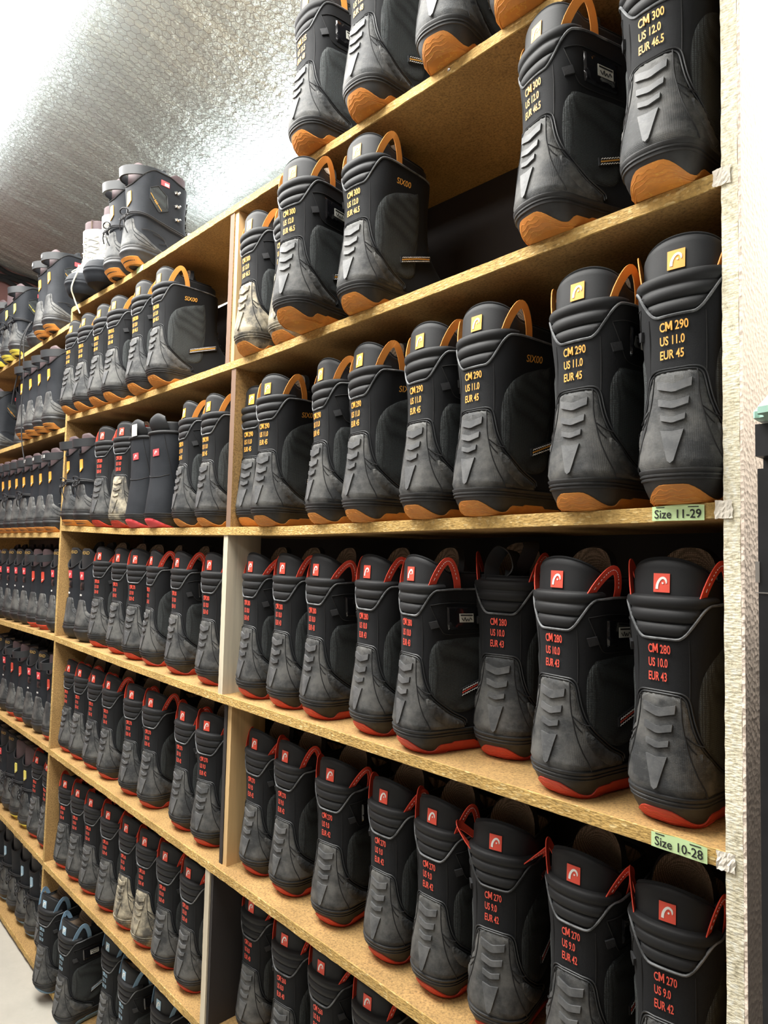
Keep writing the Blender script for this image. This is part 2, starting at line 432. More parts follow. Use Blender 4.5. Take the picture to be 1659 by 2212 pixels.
# ================================================================ the room
def ceil_z(y): return 3.41 - 0.19 * y
def build_room():
    X0, X1, Y0, Y1 = -4.2, 2.1, -2.3, 0.80
    g = G().box((X0 - .1, Y0 - .1, -.1), (X1 + .1, Y1 + .1, 0)); tag(link('floor', g.mesh(smooth=0), m='concrete'), kind='structure')
    g = G().box((X0 - .1, Y0 - .1, 0), (X0, Y1 + .1, 3.85)); tag(link('wall_left', g.mesh(smooth=0), m='maroon_paint'), kind='structure')
    g = G().box((X1, Y0 - .1, 0), (X1 + .1, Y1 + .1, 3.85)); tag(link('wall_right', g.mesh(smooth=0), m='dull_paint'), kind='structure')
    g = G().box((X0, Y1, 0), (X1, Y1 + .1, 3.85)); tag(link('wall_back', g.mesh(smooth=0), m='white_paint'), kind='structure')
    g = G().box((X0, Y0 - .1, 0), (X1, Y0, 3.85)); tag(link('wall_front', g.mesh(smooth=0), m='dull_paint'), kind='structure')
    # plastered partition at the end of the shelving
    g = G().box((.0207, .0, 0), (.0245, .75, 3.4)); tag(link('wall_partition', g.mesh(smooth=0), m='plaster'), kind='structure')
    # crumpled foil insulation on the sloping ceiling
    nx, ny = 300, 130
    P = np.zeros((ny, nx, 3))
    for j in range(ny):
        for i in range(nx):
            x = X0 - .05 + (X1 - X0 + .1) * i / (nx - 1); y = Y0 - .05 + (Y1 - Y0 + .1) * j / (ny - 1)
            a = noise.noise((x * 5.5 + y * 1.2, y * 0.9, 1.3)) * .022 + noise.noise((x * 1.3, y * 2.3, 7)) * .02 + noise.noise((x * 15 + y * 3, y * 2.6, 3)) * .010 + noise.noise((x * 30, y * 18, 5)) * .004
            P[j, i] = (x, y, ceil_z(y) + a)
    tag(link('ceiling', G().grid(P, flip=True).mesh(smooth=180), m='foil'), kind='structure')
    # dark netting band along the top of the maroon wall
    g = G()
    for k in range(3):
        y = Y0
        pts = []
        while y < Y1:
            pts.append((X0 + .02 + .006 * math.sin(y * 41 + k), y, ceil_z(y) - .045 - .035 * k + .010 * math.sin(y * 27 + k * 2))); y += .04
        g.tube(pts, .014, 5)
    o = link('trim_1', g.mesh(), m='ink'); tag(o, kind='structure')
    # chicken wire stapled under the foil
    bm = bmesh.new(); s = .0170; dx = s * math.sqrt(3); dy = 1.5 * s; seen = {}
    def vtx(x, y):
        k = (round(x, 4), round(y, 4))
        if k not in seen:
            a = noise.noise((x * 7, y * 7, 2)) * .006
            seen[k] = (x + a, y + a, ceil_z(y) - .042 + noise.noise((x * 2.2, y * 2.2, 9)) * .012 + noise.noise((x * 9, y * 9, 4)) * .006)
        return k
    edges = set(); j = 0; y = -1.15
    while y < .72:
        x = -4.1 + (dx / 2 if j % 2 else 0)
        while x < -.02:
            h = [vtx(x + s * math.sin(math.radians(60 * q)), y + s * math.cos(math.radians(60 * q))) for q in range(6)]
            for q in range(6): edges.add(tuple(sorted((h[q], h[(q + 1) % 6]))))
            x += dx
        y += dy; j += 1
    g = G(); V = []; F = []
    for a, b in edges:
        p, q = Vector(seen[a]), Vector(seen[b]); t = (q - p).normalized(); n1 = t.cross(Vector((0, 0, 1))).normalized(); n2 = n1.cross(t); r = .0007
        i0 = len(V)
        for e in (p, q): V += [e + n1 * r, e - n1 * r * .5 + n2 * r * .87, e - n1 * r * .5 - n2 * r * .87]
        F += [(i0, i0 + 1, i0 + 4, i0 + 3), (i0 + 1, i0 + 2, i0 + 5, i0 + 4), (i0 + 2, i0, i0 + 3, i0 + 5)]
    me = bpy.data.meshes.new('wire'); me.from_pydata([tuple(v) for v in V], [], F)
    tag(link('chicken_wire', me, m='wire'), 'rusty grey hexagonal chicken wire stapled under the silver foil ceiling', 'wire netting')
    # lamps
    r = empty('ceiling_light', 'wide glowing fluorescent ceiling light over the aisle, upper left', 'ceiling light', loc=(-1.85, -.68, 3.345))
    g = G().box((-1.5, -.38, .035), (1.5, .34, .060)); link('housing', g.mesh(smooth=0), r, 'white_housing')
    g = G()
    g.box((-1.6, -.42, .0), (1.6, .425, .034))
    link('diffuser', g.mesh(smooth=0), r, 'lamp_glow')
    for sx in (-1.0, 1.0): link('hanger', G().tube([(sx, 0, .06), (sx, 0, .13)], .006).mesh(), r, 'steel')
    r = empty('tube_light', 'long fluorescent tube light behind the top shelf under the ceiling', 'light', loc=(-1.90, .57, 3.14))
    link('housing', G().box((-.80, .045, -.04), (.80, .10, .075)).mesh(smooth=0), r, 'white_housing')
    for dz in (-.02, .045): link('tube', G().tube([(-.78, .02, dz), (.78, .02, dz)], .017, 12).mesh(), r, 'tube_glow')
    for sx in (-.79, .79): link('lamp_holder', G().box((sx - .012, .0, -.05), (sx + .012, .06, .08)).mesh(smooth=0), r, 'white_housing')
build_room()

# ---------------------------------------------------------------- shelving
DEP = .345; TH = .0215
def lev(*c):
    c = np.array(c); return lambda x: float(np.interp(x, c[:, 0], c[:, 1]))
LV = {'T4': lev((-2.52, 2.654), (-2.0, 2.630), (-1.4, 2.622), (-1.1, 2.617), (-.26, 2.605), (0, 2.604)),
      'T3': lev((-2.52, 2.204), (-1.9, 2.184), (-1.4, 2.183), (-1.07, 2.183), (-.03, 2.201), (0, 2.202)),
      'T2': lev((-2.52, 1.760), (-1.89, 1.743), (-1.4, 1.741), (-.96, 1.739), (-.1, 1.755), (0, 1.760)),
      'T1': lev((-2.52, 1.320), (-1.88, 1.311), (-1.37, 1.307), (-.94, 1.309), (-.1, 1.319), (0, 1.320)),
      'T0': lev((-2.52, .880), (-1.9, .878), (-1.39, .877), (-.97, .876), (0, .876)),
      'Tm': lev((-2.52, .447), (-1.28, .470), (0, .470)), 'Tb': lev((-2.52, .039), (0, .039)),
      'L4': lev((-4, 2.597), (-2.5, 2.597)), 'L3': lev((-4, 2.163), (-2.5, 2.163)), 'L2': lev((-4, 1.733), (-2.5, 1.733)),
      'L1': lev((-4, 1.305), (-2.5, 1.321)), 'L0': lev((-4, .875), (-2.5, .881)), 'Lm': lev((-4, .445), (-2.5, .447)), 'Lb': lev((-4, .037), (-2.5, .037))}
def shelf_mesh(zf, x0, x1, y0=0.0):
    xs = list(np.arange(x0, x1, .02)) + [x1]; g = G(); rr = random.Random(int(zf(x0) * 1000))
    front = []; P = []
    for x in xs:
        z = zf(x); ja, jb = rr.uniform(-.0007, .0007), rr.uniform(-.0012, .0007)
        P.append([(x, y0 + .001 + ja, z - .0006), (x, y0 + .0025, z), (x, DEP, z), (x, DEP, z - TH), (x, y0 + .002, z - TH), (x, y0 + .0005 + jb, z - TH + .001)])
    P = np.array(P); n = len(xs)
    for k in range(6):
        Q = np.stack([P[:, k], P[:, (k + 1) % 6]], 0)
        g.grid(Q, flip=False, mi=1 if k in (0, 5, 4) else 0)
    g.add(P[0], [(5, 4, 3, 2, 1, 0)], 0); g.add(P[-1], [(0, 1, 2, 3, 4, 5)], 0)
    bm = bmesh.new(); me = g.mesh(smooth=30); bm.from_mesh(me); bmesh.ops.recalc_face_normals(bm, faces=bm.faces); bm.to_mesh(me); bm.free()
    return me
def board(x0, x1, y0, y1, z0, z1, mats, edge_mi=1, rough=True):
    """upright board; the front face is ragged"""
    g = G(); zs = np.arange(z0, z1, .012).tolist() + [z1]; rr = random.Random(int(x0 * 999))
    P = []
    for z in zs:
        a, b = (rr.uniform(-.0005, .0005), rr.uniform(-.0005, .0005)) if rough else (0, 0)
        P.append([(x0 + a, y0, z), (x1 + b, y0, z), (x1, y0 + .004, z), (x1, y1, z), (x0, y1, z), (x0, y0 + .004, z)])
    P = np.array(P)
    for k in range(6):
        Q = np.stack([P[:, k], P[:, (k + 1) % 6]], 1)
        g.grid(Q, mi=edge_mi if k == 0 else 0)
    g.add(P[0], [(5, 4, 3, 2, 1, 0)]); g.add(P[-1], [(0, 1, 2, 3, 4, 5)])
    return g.mesh(smooth=30)
def screw(parent, x, y, z):
    g = G(); V = [(x + .004 * math.cos(a) * q, y - .0005 - .002 * (1 - q * q), z + .004 * math.sin(a) * q) for q in (1, .6, .05) for a in np.linspace(0, 2 * math.pi, 13)[:-1]]
    g.grid(np.array(V).reshape(3, 12, 3), closed_u=True); link('screw', g.mesh(), parent, 'steel')
def build_shelving():
    u = empty('shelving_unit', 'tall particleboard shelving unit with white chipped end panel and sagging shelves', 'shelving', 'shelving units')
    for k in ('T4', 'T3', 'T2', 'T1', 'T0', 'Tm', 'Tb'):
        link('shelf', shelf_mesh(LV[k], -2.521, .0 if k != 'T4' else -.001), u, ['particle_face', 'particle_edge'])
    o = link('upright_panel', board(.0, .0205, 0, DEP, 0, 3.2, None), u, ['particle_face', 'painted_edge']); o['label'] = 'cream painted end panel with chipped edge'
    link('upright_panel', board(-2.541, -2.523, .004, DEP, 0, LV['T4'](-2.52) - .0, None), u, ['particle_face', 'particle_edge'])
    o = link('back_panel', G().box((-2.52, DEP + .001, .04), (-.0, DEP + .008, 2.60)).mesh(smooth=0), u, 'dark_board'); o['label'] = 'black back panel'
    def div(x0, x1, a, b, y0, y1, m, nm='divider', lb=None):
        x = (x0 + x1) / 2
        o = link(nm, board(x0, x1, y0, y1, LV[a](x) + .0, LV[b](x) - TH, None), u, m)
        if lb: o['label'] = lb
        return o
    div(-1.279, -1.258, 'T3', 'T4', .003, .30, ['particle_face', 'brown_edge'], lb='divider with brown edge'); div(-1.257, -1.240, 'T3', 'T4', .006, .10, ['pine', 'pine'])
    div(-1.243, -1.221, 'T2', 'T3', .003, .30, ['particle_face', 'brown_edge'])
    div(-1.252, -1.231, 'T1', 'T2', .003, .105, ['pale_timber', 'pale_timber'], lb='pale timber support board')
    div(-1.245, -1.231, 'T0', 'T1', .02, .30, ['dark_board', 'dark_board']); div(-1.230, -1.212, 'T0', 'T1', .022, .125, ['pine', 'pine'], lb='pine support board with split grain')
    div(-1.280, -1.257, 'Tm', 'T0', .002, .10, ['pale_timber', 'pale_timber']); div(-1.256, -1.245, 'Tm', 'T0', .006, .32, ['dark_board', 'dark_board'])
    div(-1.270, -1.250, 'Tb', 'Tm', .01, .33, ['particle_face', 'particle_edge'])
    screw(u, -.486, .0, LV['T4'](-.486) - .011)
    # paint torn off where the shelf ends run into the end panel
    for k in ('T3', 'T2', 'T1'):
        z = LV[k](0); g = G(); rr = random.Random(hash(k) % 97 if False else ord(k[1]))
        n = 9; P = np.array([[(-.010 + .022 * i / n + rr.uniform(-.001, .001), -.0014 - rr.uniform(0, .0016), z + .001 - .0235 * j / 6 + rr.uniform(-.0008, .0008)) for i in range(n + 1)] for j in range(7)])
        g.grid(P, flip=True); link('paint_flake', g.mesh(smooth=0), u, 'paint_blob')
    # shelf markers
    def marker(k, x, w, s, tilt=0.0, h=.0205):
        z = LV[k](x) - TH / 2
        r = empty('shelf_label', loc=(x, -.0012, z)); r.parent = u; r.name = 'shelf_label'
        g = G(); P = np.array([[(a * w / 2, -.0004 - .0006 * abs(math.sin(a * 3)), b * h / 2 + (.0012 * math.sin(a * 2.3 + 1) if b > 0 else 0)) for a in np.linspace(-1, 1, 9)] for b in (-1, 1)])
        g.grid(P); me = g.mesh(); me.materials.append(M['sticker_green'])
        o = bpy.data.objects.new('paper', me); COL.objects.link(o); o.parent = r
        V, F = text2d(s, .0165, xs=.92, bold=.012)
        V = V.copy(); V[:, 1] -= .0058
        t = G().add([(p[0], -.0016, p[1] - .001) for p in V], F); link('lettering', t.mesh(smooth=0), r, 'ink')
        t = G(); t.box((-w * .42, -.0014, h * .36), (-w * .25, -.0012, h * .42)); t.box((w * .2, -.0014, h * .36), (w * .4, -.0012, h * .42)); link('cut_print', t.mesh(smooth=0), r, 'ink')
        r['label'] = 'pale green paper label reading ' + s
        return r
    marker('T2', -.058, .070, 'Size 11-29'); marker('T1', -.058, .073, 'Size 10-28')
    o = link('shelf_sticker', G().box((-1.885, -.0016, LV['T4'](-1.86) - .020), (-1.835, -.0008, LV['T4'](-1.86) - .001)).mesh(smooth=0), u, 'sticker_green')
    # ---- second unit, beyond the middle post
    v = empty('shelving_unit', 'far particleboard shelving unit beside the maroon wall, shelves slightly lower', 'shelving', 'shelving units')
    for k in ('L4', 'L3', 'L2', 'L1', 'L0', 'Lm', 'Lb'):
        link('shelf', shelf_mesh(LV[k], -4.16, -2.543, .003), v, ['particle_face', 'particle_edge'])
    link('upright_panel', board(-2.561, -2.5425, .01, DEP, 0, 2.575, None), v, ['particle_face', 'particle_edge'])
    link('upright_panel', board(-4.18, -4.162, .004, DEP, 0, 2.60, None), v, ['particle_face', 'particle_edge'])
    o = link('back_panel', G().box((-4.18, DEP + .001, .04), (-2.53, DEP + .008, 2.58)).mesh(smooth=0), v, 'dark_board'); o['label'] = 'black back panel'
    # ---- black cabinet past the end panel and the pale tray lying on it
    c = empty('storage_cabinet', 'tall black metal cabinet at the right edge beside the plastered partition', 'cabinet', loc=(.1485, -.35, 0))
    g = G().box((0, .02, .03), (.75, .66, 1.79)); link('body', g.mesh(smooth=0), c, 'cabinet_black')
    d = link('door', G().box((.002, .0, .05), (.748, .018, 1.755)).mesh(smooth=0), c, 'cabinet_black')
    link('top_rail', G().box((0, .002, 1.765), (.75, .02, 1.79)).mesh(smooth=0), c, 'cabinet_black')
    k = G(); a = np.linspace(0, 2 * math.pi, 25)[:-1]
    k.grid(np.array([[(.020 + r * math.cos(t), yy, 1.742 + r * math.sin(t)) for t in a] for r, yy in ((.008, 0), (.008, -.005), (.006, -.007), (.001, -.0075))]), closed_u=True)
    link('lock', k.mesh(), d, 'steel')
    k = G().box((.0, -.0006, 1.660), (.30, .0, 1.6608)); k.box((.0, -.0006, 1.668), (.003, .0, 1.684)); link('scratch', k.mesh(smooth=0), d, 'steel')
    link('plinth', G().box((.02, .04, 0), (.73, .64, .03)).mesh(smooth=0), c, 'cabinet_black')
    t = empty('tray', 'white rounded tray with a green underside lying on the black cabinet', 'tray', loc=(.1500, -.365, 1.792))
    pts = spl([(0, .04), (.01, .0), (.05, -.02), (.40, -.02), (.44, .02), (.44, .35), (.40, .40), (.04, .40), (0, .36)], 5)
    for nm, z0, z1, mm, gr in (('underside', 0, .005, 'glass_green', 0), ('cover', .005, .032, 'tray_white', .02)):
        bm = bmesh.new(); lo = [bm.verts.new((p[0], p[1], z0)) for p in pts]; cx, cy = .22, .19
        hi = [bm.verts.new((p[0] + (cx - p[0]) * gr * 4, p[1] + (cy - p[1]) * gr * 4, z1)) for p in pts]
        bm.faces.new(lo[::-1]); bm.faces.new(hi)
        for i in range(len(pts)): bm.faces.new((lo[i], lo[(i + 1) % len(pts)], hi[(i + 1) % len(pts)], hi[i]))
        link(nm, from_bm(bm), t, mm)
build_shelving()

# ================================================================ boots
BA = Body(TAB_A)
#          z     rear  w_r   w_f   front r_r   r_f          laced boots: straighter back, higher cuff
TAB_B = [(0.000, .022, .038, .046, .268, .030, .050), (0.012, .008, .044, .053, .280, .038, .060), (0.030, .000, .048, .057, .288, .044, .070),
         (0.046, .000, .049, .057, .290, .044, .074), (0.054, .003, .048, .055, .288, .044, .074), (0.080, .006, .047, .052, .268, .043, .066),
         (0.105, .009, .047, .050, .236, .043, .058), (0.135, .012, .047, .049, .206, .043, .052), (0.170, .014, .050, .052, .192, .044, .050),
         (0.210, .012, .054, .056, .190, .046, .052), (0.250, .009, .057, .059, .192, .048, .055), (0.300, .008, .058, .060, .196, .050, .056), (0.345, .012, .056, .058, .196, .050, .056)]
BB = Body(TAB_B)
CACHE = {}
def cm(key, fn):                                             # mesh cache: copies share their mesh
    if key not in CACHE: CACHE[key] = fn()
    return CACHE[key]
def piece(parent, name, key, fn, m, label=None):
    me = cm(key + ((m,) if isinstance(m, str) else tuple(m)), fn)
    o = link(name, me, parent, m)
    if label: o['label'] = label
    return o
def ring(B, zs, offs, n=72, t0=-1, t1=1, closed=True, s_of=None):
    T = np.linspace(t0, t1, n + 1)[:-1] if closed else np.linspace(t0, t1, n)
    P = []
    for z, o in zip(zs, offs):
        zz = z(T) if callable(z) else np.full(len(T), z)
        s = T * B.half(zz if s_of is None else s_of)
        oo = o(T) if callable(o) else np.full(len(T), o)
        P.append(B.S(s, zz, oo))
    return np.array(P)
def sarc(B, T, z=.03): return np.abs(T) * B.half(z)
# ---- soles
def outsole_top(T):
    s = sarc(BA, T)
    h = .0225 - .0165 * sst((s - .013) / .036) + .0105 * sst((s - .054) / .024) + .0025 * (s > .100) - .004 * (s > .150)
    return np.where(s > .19, .0135, h)
def mk_outsole():
    g = G(); P = ring(BA, [0, .003, .007, lambda T: .007 + (outsole_top(T) - .007) * .5 if True else 0, lambda T: np.maximum(outsole_top(T), .0035), lambda T: np.maximum(outsole_top(T), .0035) + .0004], [.0, .0016, .0020, .0022, .0020, -.001], 120)
    for i in (1, 2, 3): P[i][:, 2] = np.minimum(P[i][:, 2], P[4][:, 2])
    g.grid(P, closed_u=True); n = P.shape[1]
    g.add(P[0], [tuple(range(n))[::-1]]); return g.mesh(smooth=45)
def mk_tread():
    g = G()
    for k, (z0, a) in enumerate(((.20, .075), (.38, .068), (.56, .060), (.74, .040))):
        pts = []; m = 22
        for i in range(m + 1):
            s = -a + 2 * a * i / m; tp = .0225 - .0165 * sst((abs(s) - .013) / .036) + .0105 * sst((abs(s) - .054) / .024)
            zz = tp * (z0 + (.055 if (i // 2) % 2 else -.03)); pts.append(BA.S(s, zz, .0019))
        g.tube(pts, .0007, 4)
    return g.mesh()
def mk_midsole():
    zs = [.0035, .010, .020, .0275, .0282, .0300, .0307, .0320, .0327, .0345, .0352, .0390, .0405, .041]
    of = [.0006, .0006, .0006, .0006, .0022, .0022, .0009, .0009, .0026, .0026, .0011, .0032, .0030, -.001]
    g = G(); P = ring(BA, zs, of, 110); g.grid(P, closed_u=True); return g.mesh(smooth=50)
# ---- upper of the pull-on boots
def rim(s): return .2255 + .0435 * sst((np.abs(s) - .020) / .044) + .002 * sst((np.abs(s) - .06) / .04)
def mk_shell(B, rimf, zb=.039, n=110, smoothz=26):
    T = np.linspace(-1, 1, n + 1)[:-1]; sref = T * B.half(.25); top = rimf(sref); rows = []
    for k in range(smoothz + 1):
        z = zb + (top - zb) * k / smoothz
        s = T * B.half(z); rows.append(B.S(s, z, np.zeros(len(T)) + .0003 * np.sin(z * 90 + T * 5)))
    s = T * B.half(top); rows.append(B.S(s, top + .0008, np.full(len(T), -.0015))); rows.append(B.S(s, top - .004, np.full(len(T), -.0040)))
    return G().grid(np.array(rows), closed_u=True).mesh(smooth=55)
def mk_piping(B, rimf, r=.0018, off=.0006, t=.75, n=90):
    T = np.linspace(-t, t, n); s = T * B.half(.25); z = rimf(s)
    pts = B.S(s, z, np.full(n, off)); return G().tube(pts, r, 6).mesh()
def mk_pad():
    S = np.linspace(-.078, .078, 40); Z = np.linspace(.206, .2795, 54); P = []
    for z in Z:
        ph = ((z - .2105) / .0172)
        bl = np.abs(np.sin(np.pi * ph)) ** .45 * .0060
        ok = sst((z - rim(S)) / .005 + .3)
        P.append(BA.S(S, np.full(len(S), z), -.0042 + bl * ok - .006 * sst((z - .277) / .0025) - .002 * sst((np.abs(S) - .06) / .018)))
    return G().grid(np.array(P)).mesh(smooth=60)
def ltop(s): s = np.abs(s); return .325 - .028 * np.clip(s / .088, 0, 1) ** 1.9
def mk_liner(B, lt, wall=.010, off=-.0075, zb=.235):
    T = np.linspace(-1, 1, 73)[:-1]; s0 = T * B.half(.3); top = lt(s0); g = G()
    rows = [B.S(T * B.half(z), z, np.full(len(T), off)) for z in [zb + (top - zb) * k / 9 for k in range(9)]]
    for dz, do in ((-.004, 0), (-.0012, -.0022), (0, -.005), (-.0012, -wall + .002), (-.004, -wall)):
        rows.append(B.S(T * B.half(.3), top + dz, np.full(len(T), off + do)))
    g.grid(np.array(rows), closed_u=True); return g.mesh(smooth=60)
def mk_lining(B, lt, wall=.010, off=-.0075):
    T = np.linspace(-1, 1, 73)[:-1]; s0 = T * B.half(.3); top = lt(s0); g = G()
    rows = [B.S(T * B.half(.3), top - .004, np.full(len(T), off - wall - .0003)), B.S(T * B.half(.28), np.full(len(T), .25), np.full(len(T), off - wall - .003)), B.S(T * B.half(.28), np.full(len(T), .17), np.full(len(T), off - wall - .004))]
    P = np.array(rows); g.grid(P, closed_u=True); n = P.shape[1]; g.add(P[2], [tuple(range(n))]); return g.mesh(smooth=60)
def mk_binding(B, lt, off=-.0085, n=84):
    T = np.linspace(-.72, .72, n); s = T * B.half(.3); return G().tube(B.S(s, lt(s) + .0005, np.full(n, off - .003)), .0022, 6).mesh()
def mk_tongue(B, h=.342, front_off=-.012, w=.049):
    a = np.linspace(-1, 1, 21); yf = float(B.F(0., .25)[1]) + front_off; g = G(); A = []; Bk = []
    for k in range(19):
        t = k / 18; q = sst((t - .40) / .60); wd = w * (1 - .10 * q)
        z = .17 + (h - .17) * t - .040 * np.abs(a) ** 2.4 * sst(t * 1.6 - .3)
        y = yf - .030 * a * a - .066 * q * (1 - .25 * a * a)
        x = wd * np.sin(a * 1.35)
        A.append(np.stack([x, y, z], -1)); Bk.append(np.stack([x * .92, y - .010, z - .002], -1))
    A = np.array(A); Bk = np.array(Bk); g.grid(A); g.grid(Bk, flip=True, mi=1)
    e1 = np.concatenate([A[:, 0], A[-1], A[::-1, -1]]); e2 = np.concatenate([Bk[:, 0], Bk[-1], Bk[::-1, -1]])
    g.grid(np.stack([e1, e2])); return g.mesh(smooth=60)
# rubber heel counter outline, right half, from the top centre down to the sole
CUP = [(.012, .1580), (.022, .1572), (.0285, .1530), (.0315, .1460), (.0345, .1330), (.039, .1180), (.047, .1020), (.060, .0880), (.078, .0760), (.098, .0640), (.116, .0560), (.1255, .0500), (.128, .0400)]
def cup_poly(grow=0.0):
    R_ = spl(CUP, 4, closed=False)
    if grow:
        R_ = [(x + grow * .8, z + grow * .8) for x, z in R_]
    return [(-x, z) for x, z in R_][::-1] + R_
def mk_cup(): return patch(BA, cup_poly(), .0034, .0034, cell=.008, pillow=.004).mesh(smooth=60)
def mk_cupcord():
    g = G()
    for gr, r in ((.0006, .00115), (.0042, .0011)):
        P = cup_poly(gr)[2:-2]; a = np.array(P); g.tube(BA.S(a[:, 0], a[:, 1], np.full(len(a), .0014)), r, 5)
    return g.mesh()
def mk_chevron(k):
    w, z, h = ((.0190, .1390, .0105), (.0165, .1175, .0085), (.0135, .0990, .0070))[k]
    d = h * .5
    p = [(-w, z + h * .5 + d * .5), (-w * .12, z + h * .5 - d * .5), (w * .12, z + h * .5 - d * .5), (w, z + h * .5 + d * .5), (w * .97, z - h * .5 + d * .5), (w * .12, z - h * .5 - d * .5), (-w * .12, z - h * .5 - d * .5), (-w * .97, z - h * .5 + d * .5)]
    return patch(BA, p, .0062, .0034, cell=.006).mesh(smooth=40)
def mk_wedge():
    p = [(-.0125, .0850), (0, .0830), (.0125, .0850), (.0035, .0480), (0, .0455), (-.0035, .0480)]
    return patch(BA, p, .0058, .0030, cell=.005).mesh(smooth=40)
LENS = [(.046, .093), (.060, .086), (.080, .071), (.100, .060), (.112, .052), (.113, .0465), (.104, .044), (.088, .047), (.066, .060), (.052, .076)]
def mk_lens(sg):
    p = spl(LENS, 4); p = p if sg > 0 else mirror(p)
    return patch(BA, p, .0052, .0022, cell=.007, pillow=.0035).mesh(smooth=50)
def mk_seams(sg):
    g = G()
    for L in ([(.024, .157), (.026, .13), (.030, .110), (.037, .098), (.043, .092)], [(.030, .110), (.036, .088), (.046, .066), (.056, .050), (.060, .042)], [(.030, .112), (.042, .103), (.052, .100)]):
        a = np.array(spl(L, 5, closed=False)); g.tube(BA.S(a[:, 0] * sg, a[:, 1], np.full(len(a), .0034)), .0009, 4)
    a = np.array([(.034, z) for z in np.linspace(.155, .226, 10)]); g.tube(BA.S(a[:, 0] * sg, a[:, 1], np.full(len(a), .0002)), .0007, 4)
    return g.mesh()
MED = [(.062, .092), (.050, .110), (.045, .135), (.045, .160), (.050, .182), (.062, .200), (.080, .212), (.105, .222), (.140, .232), (.152, .226), (.152, .120), (.150, .078), (.120, .066), (.088, .075)]
LAT = [(.062, .092), (.051, .110), (.046, .135), (.046, .158), (.049, .172), (.056, .182), (.068, .187), (.150, .190), (.153, .180), (.153, .120), (.150, .078), (.120, .066), (.088, .075)]
def mk_panel(kind, sg):
    p = spl(MED if kind == 'medial' else LAT, 3); p = p if sg > 0 else mirror(p)
    return patch(BA, p, .0022, .0020, cell=.009, pillow=.006).mesh(smooth=60)
def mk_strap(sg, stripe=False):
    if not stripe:
        p = [(.108, .1045), (.150, .1200), (.190, .1330), (.190, .1190), (.150, .1065), (.110, .0925)]
        p = p if sg > 0 else mirror(p); return patch(BA, p, .0048, .0026, cell=.009).mesh(smooth=40)
    g = G()
    if stripe == 'mid':
        p = [(.112, .1000), (.150, .1145), (.186, .1260), (.186, .1235), (.150, .1120), (.112, .0975)]
        patch(BA, p if sg > 0 else mirror(p), .0053, .0005, cell=.02, g=g)
    else:
        for dz in (.0042, -.0042):
            pts = []
            for i in range(33):
                t = i / 32; s = .112 + .074 * t; z = .0988 + .0262 * t + dz + (.0009 if i % 2 else -.0009); pts.append(BA.S(s * sg, z, .0052))
            g.tube(pts, .0005, 4)
    return g.mesh()
def mk_flapline(sg):
    g = G()
    for L in ([(.050, .244), (.075, .248), (.110, .248), (.150, .246)], [(.050, .243), (.058, .222), (.066, .203), (.075, .1965), (.100, .1955), (.150, .197)]):
        a = np.array(spl(L, 4, closed=False)); g.tube(BA.S(a[:, 0] * sg, a[:, 1], np.full(len(a), .0006)), .0008, 4)
    return g.mesh()
def mk_tab(sg):
    p = [(.046, .2165), (.059, .2195), (.062, .2090), (.049, .2055)]; return patch(BA, p if sg > 0 else mirror(p), .0035, .0034, cell=.02).mesh(smooth=30)
def mk_pocket(sg):
    p = spl([(.078, .239), (.082, .242), (.135, .241), (.140, .236), (.140, .207), (.134, .203), (.084, .204), (.078, .208)], 3)
    return patch(BA, p if sg > 0 else mirror(p), .0040, .0030, cell=.008, pillow=.003).mesh(smooth=40)
def mk_card(sg):
    p = [(.100, .2310), (.128, .2305), (.128, .2160), (.100, .2165)]; return patch(BA, p if sg > 0 else mirror(p), .0048, .0006, cell=.007).mesh(smooth=30)
def mk_scrawl(sg):
    g = G(); p = [(.102, .2295), (.1265, .229), (.1265, .2268), (.102, .2273)]; patch(BA, p if sg > 0 else mirror(p), .0051, .0002, cell=.02, g=g)
    pts = [(.104, .2235), (.108, .2190), (.1105, .2245), (.113, .2185), (.1155, .2225), (.118, .2185), (.121, .2235), (.1245, .2200)]
    a = np.array(spl(pts, 4, closed=False)); g.tube(BA.S(a[:, 0] * sg, a[:, 1], np.full(len(a), .0052)), .0007, 4); return g.mesh()
def mk_logo(B, z=.2945, w=.0118, off=-.0068, part='patch', s0=0.0, tilt=0.0):
    if part == 'patch':
        return patch(B, [(s0 - w * .93, z + w), (s0 + w * .93, z + w), (s0 + w * .93, z - w), (s0 - w * .93, z - w)], off + .0008, .0010, cell=.008).mesh(smooth=30)
    # swept arch with a thin tail, like the tip of a ski
    C = [(-.50, -.66, .30), (-.46, -.25, .29), (-.32, .12, .27), (-.08, .43, .26), (.22, .53, .25), (.48, .36, .23), (.56, .08, .15), (.54, -.08, .03)]
    c = np.array(spl(C, 4, closed=False)); L = []; Rr = []
    for i, p in enumerate(c):
        a = c[max(0, i - 1)]; b = c[min(len(c) - 1, i + 1)]; t = (b - a)[:2]; t /= np.hypot(*t); n = np.array([-t[1], t[0]])
        L.append(p[:2] + n * p[2] * .5); Rr.append(p[:2] - n * p[2] * .5)
    poly = [(s0 + x * w, z + y * w) for x, y in L + Rr[::-1]]
    g = patch(B, poly, off + .0014, .0005, cell=.006)
    patch(B, [(s0 + w * (.16 + .11 * math.cos(q)), z + w * (-.02 + .11 * math.sin(q))) for q in np.linspace(0, 2 * math.pi, 9)[:-1]], off + .0014, .0005, cell=0, g=g)
    return g.mesh(smooth=30)
